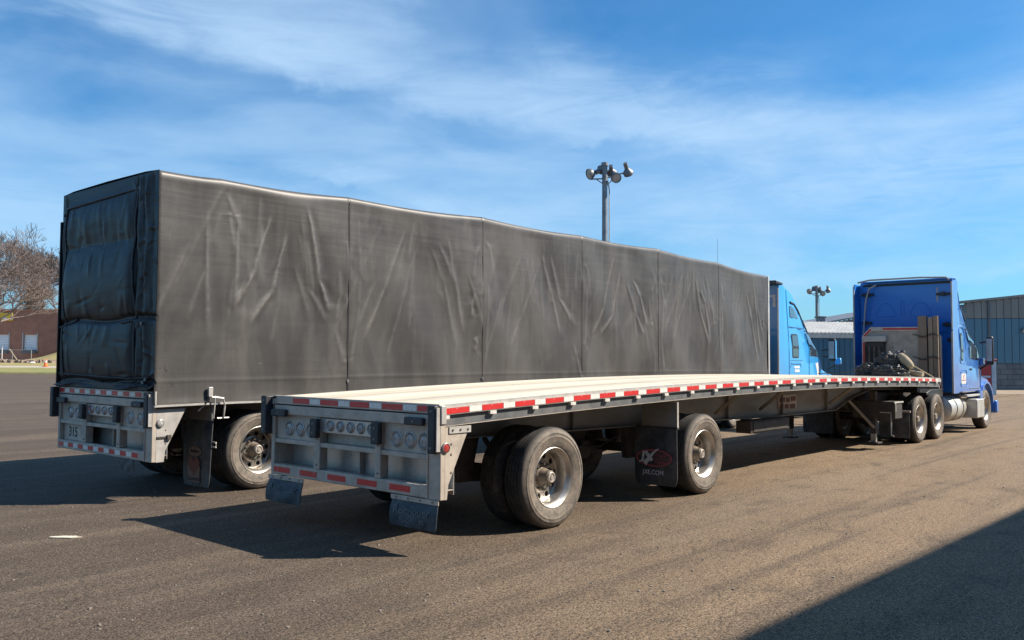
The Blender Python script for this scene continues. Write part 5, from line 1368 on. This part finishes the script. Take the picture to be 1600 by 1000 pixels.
# red and pale kiosk behind the mirror of the right truck
M['kiosk_red'] = material('red_panel', (.36, .03, .035), .5, 0, (.28, .025, .03), 2)
M['kiosk_pale'] = material('pale_blue_post', (.42, .52, .62), .5, 0, (.33, .42, .52), 2)
Kd = 44.0
KS = far_thing('kiosk', 'small red panelled kiosk with pale blue corner post beside the tall blue building', 'kiosk', 1541, Kd, 0, 4)
kk = Kd/F_PX; hk = zat(1545, 561, Kd)
MB().box((-.45, .02, .05), (.26, 1.1, hk-.12)).build('red_panel', M['kiosk_red'], KS, .01)
MB().box((.27, 0, .02), (.50, 1.1, hk-.06)).build('corner_post', M['kiosk_pale'], KS, .01)
MB().box((-.48, -.04, hk-.115), (.54, 1.15, hk)).build('canopy', M['kiosk_red'], KS, .01)
MB().box((-.40, -.002, .9), (.2, .018, 1.0)).build('trim_band', M['kiosk_pale'], KS)

# floodlight masts
M['dish'] = material('floodlight_dish', (.19, .20, .22), .45, .4, (.13, .14, .15), 4)
M['dish_in'] = material('floodlight_glass', (.34, .35, .36), .2, .3)
def flood(P, pos, aim, r=.42):
    aim = Vector(aim).normalized(); R_ = Vector((0, 1, 0)).rotation_difference(aim).to_matrix()
    def tr(mb): mb.v = [tuple(R_ @ Vector(p)+Vector(pos)) for p in mb.v]; return mb
    h = tr(MB().lathe([(.07, -.42), (.13, -.38), (.26, -.22), (.37, -.05), (r, .10), (r+.02, .11), (r+.02, .14), (r-.03, .12)], n=20)).build('floodlight', M['dish'], P)
    tr(MB().lathe([(r-.03, .10), (r*.5, .13), (0, .14)], n=20)).build('lamp_glass', M['dish_in'], h)
    tr(MB().box((-.13, -.80, -.12), (.13, -.42, .12))).build('ballast_box', M['steel_grey'], h)
def mast(lb, u, v_top, depth, hs):
    P = far_thing('floodlight_mast', lb, 'light pole', u, depth, 0, 0, 'floodlight masts')
    H = zat(u, v_top, depth)
    MB().tube([(0, 0, 0), (0, 0, .5), (0, 0, H-.1)], [.30*hs, .22*hs, .185*hs], 12).build('pole', M['steel_grey'], P)
    MB().tube([(.34*hs, 0, 0), (.32*hs, 0, H-1.8*hs), (.2*hs, 0, H-1.2*hs)], .05*hs, 6).build('conduit', M['trim'], P)
    MB().lathe([(0, .16), (.25, .12), (.25, -.1), (.18, -.12)], center=(0, 0, H-.05), axis='z', n=12).build('pole_cap', M['steel_grey'], P)
    MB().tube([(-1.0*hs, 0, H-1.1*hs), (0, 0, H-1.05*hs), (1.55*hs, .1, H-.55*hs)], .05*hs, 8).tube([(0, 0, H-1.7*hs), (.7*hs, 0, H-.95*hs)], .035*hs, 6).tube([(0, 0, H-1.5*hs), (-.6*hs, 0, H-1.1*hs)], .035*hs, 6).tube([(0, -.5*hs, H-1.0*hs), (0, .6*hs, H-1.0*hs)], .05*hs, 8).build('cross_arm', M['steel_grey'], P)
    R_ = .37*hs
    flood(P, (-1.0*hs, .0, H-.72*hs), (-.75, -.35, -.30), R_)
    flood(P, (1.65*hs, .1, H-.62*hs), (.35, .6, -.75), R_*.85)
    flood(P, (.75*hs, -.3*hs, H-1.05*hs), (.25, -.9, -.45), R_*.9)
    flood(P, (.55*hs, .5*hs, H-.55*hs), (.2, .9, -.45), R_*.8)
    flood(P, (-.15*hs, .55*hs, H-.30*hs), (-.3, .85, -.3), R_*.8)
    return P
mast('tall grey floodlight mast rising behind the grey covered trailer', 945, 253, 60, 1.0)
mast('distant floodlight mast between the two blue trucks', 1277, 447, 115, .95)
o = MB().tube([(0, 0, 0), (0, 0, zat(1122, 372, 70))], [.035, .012], 6).build('radio_mast', M['steel_grey'], None)
o.location = to_world((1122-800)/F_PX*70, 70, 0); tag(o, 'thin radio mast poking above the covered trailer, faint against the sky', 'mast')

# left: brown brick building with loading docks
M['brick'] = material('brown_brick', (.36, .165, .115), .85, 0, (.26, .125, .09), .8, dust=(.25, .14, .105), dust_amt=.3, dscale=.3)
M['dock_door'] = material('pale_dock_door', (.70, .76, .82), .6, 0, (.62, .68, .75), 1.5)
M['yellow'] = material('yellow_sign', (.72, .48, .03), .6, 0, (.6, .4, .03), 2)
BD = 130.0; kb = BD/F_PX
BB = far_thing('brick_building', 'brown brick warehouse with pale dock doors at the far left', 'building', -90, BD, .9, 0)
lx = lambda u: (u+90)*kb
zr = zat(40, 486, BD)-.9
M['brick_low'] = M['brick']
dz0, dz1 = zat(40, 547, BD)-.9, zat(40, 523, BD)-.9
doors = [(-62, -38), (-10, 14), (37, 58)]
# wall built round the door openings
xe = 0.0; wallmb = MB()
for a, b in doors:
    wallmb.box((xe, 0, -.5), (lx(a), .6, zr)); wallmb.box((lx(a), 0, dz1), (lx(b), .6, zr)); wallmb.box((lx(a), 0, -.5), (lx(b), .6, dz0)); xe = lx(b)
wallmb.box((xe, 0, -.5), (lx(330), .6, zr)).box((0, .6, -.5), (lx(330), 45, zr-.4))
wallmb.build('wall', M['brick'], BB)
MB().box((-.1, -.12, zr), (lx(330), 45, zr+.28)).build('parapet', M['brick'], BB)
for a, b in doors:
    nsl = 6; hgt = (dz1-dz0)/nsl
    for i in range(nsl):
        MB().box((lx(a)+.02, .25, dz0+i*hgt+.02), (lx(b)-.02, .33, dz0+(i+1)*hgt)).build('door_panel', M['dock_door'], BB)
    MB().box((lx(a)-.16, -.08, dz0-.2), (lx(a)-.01, -.005, dz1+.3)).box((lx(b)+.01, -.08, dz0-.2), (lx(b)+.16, -.005, dz1+.3)).build('door_jamb', M['trim'], BB)
    MB().box((lx(a)-.1, -.5, dz0-.5), (lx(b)+.1, -.005, dz0-.12)).build('dock_bumper', M['block'], BB)
MB().box((lx(-18), -.25, zat(0, 501, BD)-.9), (lx(20), -.005, zat(0, 489, BD)-.9)).build('shop_sign', M['yellow'], BB)
for a, b in ((5, 12), (17, 21)): MB().box((lx(a), -.29, zat(0, 499, BD)-.9), (lx(b), -.255, zat(0, 496, BD)-.9)).build('sign_stripe', M['white'], BB)
# grass wedge against the wall
gw = MB(); pl_ = []
for i in range(25):
    u = 40+i*6; lx_ = (u-800)/F_PX*127
    f = min(max((u-52)/40, 0), 1.6)
    for d_, zz_ in ((115, .9), (118, .95+.25*f), (123, 1.0+.75*f), (129.9, 1.0+1.9*f)):
        pl_.append(tuple(to_world(lx_, d_, zz_+.05*mnoise.noise(Vector((u*.1, d_*.1, 0))))))
gw.add(pl_, [(i*4+j, (i+1)*4+j, (i+1)*4+j+1, i*4+j+1) for i in range(24) for j in range(3)])
structure(gw.build('grass_mound', M['grass_tan']))
# rubble row and fence
M['rock'] = material('rubble', (.26, .19, .15), .9, 0, (.34, .27, .22), 3)
mb = MB(); rr_ = random.Random(5)
for i in range(420):
    lx_ = rr_.uniform(-72, -60); d_ = rr_.uniform(113.6, 115.2); s_ = rr_.uniform(.12, .34)
    c = to_world(lx_, d_, .9+rr_.uniform(0, .25))
    vs_ = [c+Vector((rr_.uniform(.6, 1)*sx*s_, rr_.uniform(.6, 1)*sy*s_, rr_.uniform(.5, .9)*sz*s_)) for sx in (-1, 1) for sy in (-1, 1) for sz in (-1, 1)]
    mb.add(vs_, [(0,1,3,2),(4,6,7,5),(0,4,5,1),(2,3,7,6),(0,2,6,4),(1,5,7,3)])
stuff(tag(mb.build('rubble_row', M['rock']), 'low row of brown rubble stones along the grass bank at far left', 'rubble'))
FN = far_thing('chain_link_fence', 'grey chain link fence in front of the loading docks at far left', 'fence', 50, 118, .9, 0)
kf = 118/F_PX
for i in range(9):
    x = -i*2.6; MB().tube([(x, 0, 0), (x, 0, 1.75)], .035, 6).build('post', M['trim'], FN)
MB().tube([(0, 0, 1.75), (-20.8, 0, 1.75)], .025, 6).tube([(0, 0, .1), (-20.8, 0, .1)], .02, 6).build('rail', M['trim'], FN)
mb = MB()
for i in range(140):
    x0 = -i*.15
    mb.add([(x0, 0, .1), (x0+.012, 0, .1), (x0-1.6, 0, 1.75), (x0-1.612, 0, 1.75)], [(0, 1, 2, 3)])
    mb.add([(x0-1.6, .004, .1), (x0-1.588, .004, .1), (x0, .004, 1.75), (x0-.012, .004, 1.75)], [(0, 1, 2, 3)])
stuff(mb.build('mesh_wire', M['steel_grey'], FN))
GT = far_thing('pipe_gate', 'white pipe gate section standing at the left of the chain link fence', 'gate', 3, 116.5, .9, 0)
for x in (-1.6, -.8, .1): MB().tube([(x, 0, 0), (x, 0, 2.1)], .07, 8).build('post', M['roof_white'], GT)
for z in (.5, 1.2, 1.9): MB().tube([(-1.6, 0, z), (.1, 0, z)], .045, 8).build('rail', M['roof_white'], GT)
o = MB().tube([(0, 0, 0), (-1.35, 0, 1.85)], .06, 8).build('leaning_pole', M['rope'], None); o.location = to_world((31-800)/F_PX*117, 117, .92); o.rotation_euler = (0, 0, rad(FAR))
tag(o, 'pale yellow pole leaning against the fence near the dock doors', 'pole')
# cone
M['cone'] = material('orange_cone', (.80, .16, .03), .6)
CN = far_thing('traffic_cone', 'orange traffic cone standing on the far grass near the covered trailer', 'traffic cone', 73, 103, .53, 0)
MB().lathe([(.24, .05), (.06, .92), (.0, .93)], axis='z', n=16).build('cone_body', M['cone'], CN)
MB().box((-.32, -.32, 0), (.32, .32, .05)).build('base', M['cone'], CN)
MB().lathe([(.152, .52), (.107, .74)], axis='z', n=16).build('reflective_band', M['white'], CN)
o = MB().lathe([(0, 0), (.40, .03), (.5, .18), (.38, .34), (0, .42)], axis='z', n=14).build('pale_boulder', M['white'], None); o.location = to_world((52-800)/F_PX*112, 112, .86); o.scale = (.8, .6, .55)
tag(o, 'white boulder lying on the grass bank in front of the fence', 'boulder')
# street light beyond the roof
SL = far_thing('street_lamp', 'slim pale street lamp rising over the brick building roof', 'street lamp', 60, 150, 3.0, 0)
hl = zat(58, 460, 150)-3.0
MB().tube([(0, 0, 0), (0, 0, hl-1), (-.2, 0, hl-.3), (-.9, 0, hl)], [.12, .08, .07, .06], 8).build('pole', M['trim'], SL)
MB().lathe([(0, -.12), (.22, -.05), (.28, .08), (0, .2)], center=(-1.0, 0, hl), axis='z', n=12).build('lamp_head', M['roof_white'], SL)

# trees
M['bark'] = material('bare_bark', (.23, .175, .155), .9, 0, (.17, .125, .11), 3)
M['bark_grey'] = material('grey_bark', (.20, .165, .145), .9, 0, (.14, .115, .10), 3)
M['ever'] = material('dull_evergreen', (.075, .070, .032), .9, 0, (.12, .10, .05), .8)
def bare_tree(P, H, spread, seed, mat, depth=7, trunk_r=.3, r_min=.012):
    rg = random.Random(seed); V, Fc = [], []; V2, F2 = [], []
    def seg(a, b, ra, rb, n, Vx, Fx):
        d_ = (b-a).normalized(); ref = Vector((0, 0, 1)) if abs(d_.z) < .9 else Vector((1, 0, 0))
        u_ = d_.cross(ref).normalized(); w_ = d_.cross(u_); o_ = len(Vx)
        for p, r in ((a, ra), (b, rb)):
            for k in range(n): t = 2*PI*k/n; Vx.append(p+r*(math.cos(t)*u_+math.sin(t)*w_))
        for k in range(n): Fx.append((o_+k, o_+(k+1) % n, o_+n+(k+1) % n, o_+n+k))
    def grow(p, d_, L, r, lv):
        if lv == 0: return
        n = 3 if lv <= 4 else 6; q = p; dd = d_; steps = 2 if lv > 2 else 1
        for s in range(steps):
            nd = (dd+Vector((rg.gauss(0, .12), rg.gauss(0, .12), rg.gauss(0, .08)+.05))).normalized(); e = q+nd*L/steps
            r2 = r*(1-.3*(s+1)/steps)
            if lv >= depth-1: seg(q, e, r*(1-.3*s/steps), r2, n, V, Fc)
            else: seg(q, e, max(r*(1-.3*s/steps), r_min), max(r2, r_min), n, V2, F2)
            q, dd = e, nd
        nch = rg.choice((3, 3, 4)) if lv > 2 else rg.choice((2, 3, 4))
        for k in range(nch):
            ax = Vector((rg.gauss(0, 1), rg.gauss(0, 1), rg.gauss(0, .6))).normalized()
            sp_ = spread*rg.uniform(.7, 1.3)
            nd = (dd+ax*sp_).normalized()
            if nd.z < -.15: nd.z *= -.3
            grow(q if k else q, nd.normalized(), L*rg.uniform(.66, .86), r*rg.uniform(.5, .68), lv-1)
    L0 = H*.25
    grow(Vector((0, 0, 0)), Vector((0, 0, 1)), L0, trunk_r, depth)
    for nm, Vx, Fx in (('trunk', V, Fc), ('crown', V2, F2)):
        me = bpy.data.meshes.new(nm); me.from_pydata(Vx, [], Fx); me.materials.append(mat); link(nm, me, P)
T = far_thing('bare_tree', 'big bare reddish brown tree with fine twigs at the left picture edge', 'tree', -52, 95, .3, 0)
bare_tree(T, 16.0, .80, 3, M['bark'], 9, .34, .013)
for lb, u, dp, H, sd, mt, z in (('pale bare tree standing tall behind the brick building beside the evergreen', 76, 158, 21, 5, 'bark_grey', 3), ('bare tree behind the brick roof at the left picture edge', 14, 165, 22, 11, 'bark_grey', 3),
                             ('thin bare tree just left of the covered trailer, over the roof', 99, 150, 17.0, 21, 'bark_grey', 3)):
    T = far_thing('bare_tree', lb, 'tree', u, dp, z, 0, 'bare trees beyond the brick building'); bare_tree(T, H, .62, sd, M[mt], 8, .26, .028)
ET = far_thing('evergreen_tree', 'dull brownish green evergreen behind the brick building roof', 'tree', 47, 152, 3.0, 0)
MB().tube([(0, 0, 0), (0, 0, 9)], [.3, .08], 8).build('trunk', M['bark'], ET)
rg = random.Random(9); mb = MB()
for i in range(9000):
    z = rg.uniform(2.0, 11.8); rmax = 4.6*(1-((z-2)/9.9)**1.5)+.25; a = rg.uniform(0, 2*PI)
    r = rmax*math.sqrt(rg.random())*(.75+.35*math.sin(a*3+z*1.3))
    c = Vector((r*math.cos(a), r*math.sin(a), z)); s_ = rg.uniform(.10, .26)
    e1 = Vector((rg.gauss(0, 1), rg.gauss(0, 1), rg.gauss(0, .5))).normalized()*s_; e2 = Vector((rg.gauss(0, 1), rg.gauss(0, 1), rg.gauss(0, .5))).normalized()*s_*.5
    mb.add([c-e1, c+e2, c+e1, c-e2], [(0, 1, 2, 3)])
mb.build('crown', M['ever'], ET)

# building whose shadow crosses the lower right of the lot
M['shed_wall'] = material('beige_metal_wall', (.32, .33, .33), .6, .1, (.26, .27, .27), .7)
WH = thing('warehouse', 'long grey metal warehouse standing beside the lot, casting the broad foreground shadow', 'building', (0, -9.10, 0), rad(-2.3))
MB().box((-22, -16, 0), (30, 0, 7.9)).build('wall', M['shed_wall'], WH)
MB().prism([(-16.4, 7.91), (.22, 7.91), (.22, 8.06), (-8, 9.2), (-16.4, 8.06)], 'x', -22.3, 30.3).build('roof', M['grey_steel'], WH)
for i in range(3): MB().box((-16+i*14, .001, .02), (-12+i*14, .08, 4.0)).build('roller_door', M['roof_white'], WH, .01)

# small things on the ground
M['scrap'] = material('pale_scrap', (.62, .57, .46), .8, 0, (.5, .45, .36), 12)
pts = []
rg = random.Random(2)
for k in range(14):
    a = 2*PI*k/14; pts.append((.13*math.cos(a)*(1+rg.uniform(-.25, .25)), .045*math.sin(a)*(1+rg.uniform(-.25, .3))))
o = MB().prism(pts, 'z', .001, .012).build('paper_scrap', M['scrap'], None, .003); o.location = (-1.86, 3.13, .0); o.rotation_euler = (0, 0, rad(-48))
tag(o, 'flattened pale scrap lying alone on the asphalt at lower left', 'scrap')
mb = MB(); rg = random.Random(12)
for i in range(1100):
    dd = 4.5+16*rg.random()**1.6; lx_ = rg.uniform(-.62, .62)*dd
    c = to_world(lx_, dd, 0); s_ = rg.choice((.004, .005, .006, .008, .011))*rg.uniform(.7, 1.2)
    vs_ = [c+Vector((rg.uniform(.5, 1)*sx*s_, rg.uniform(.5, 1)*sy*s_, (0 if sz < 0 else rg.uniform(.5, .9)*s_))) for sx in (-1, 1) for sy in (-1, 1) for sz in (-1, 1)]
    mb.add(vs_, [(0,1,3,2),(4,6,7,5),(0,4,5,1),(2,3,7,6),(0,2,6,4),(1,5,7,3)])
M['pebble'] = material('pale_pebbles', (.26, .22, .18), .85, 0, (.14, .12, .10), 9)
stuff(tag(mb.build('loose_gravel', M['pebble']), 'small pale loose stones scattered over the asphalt', 'gravel'))
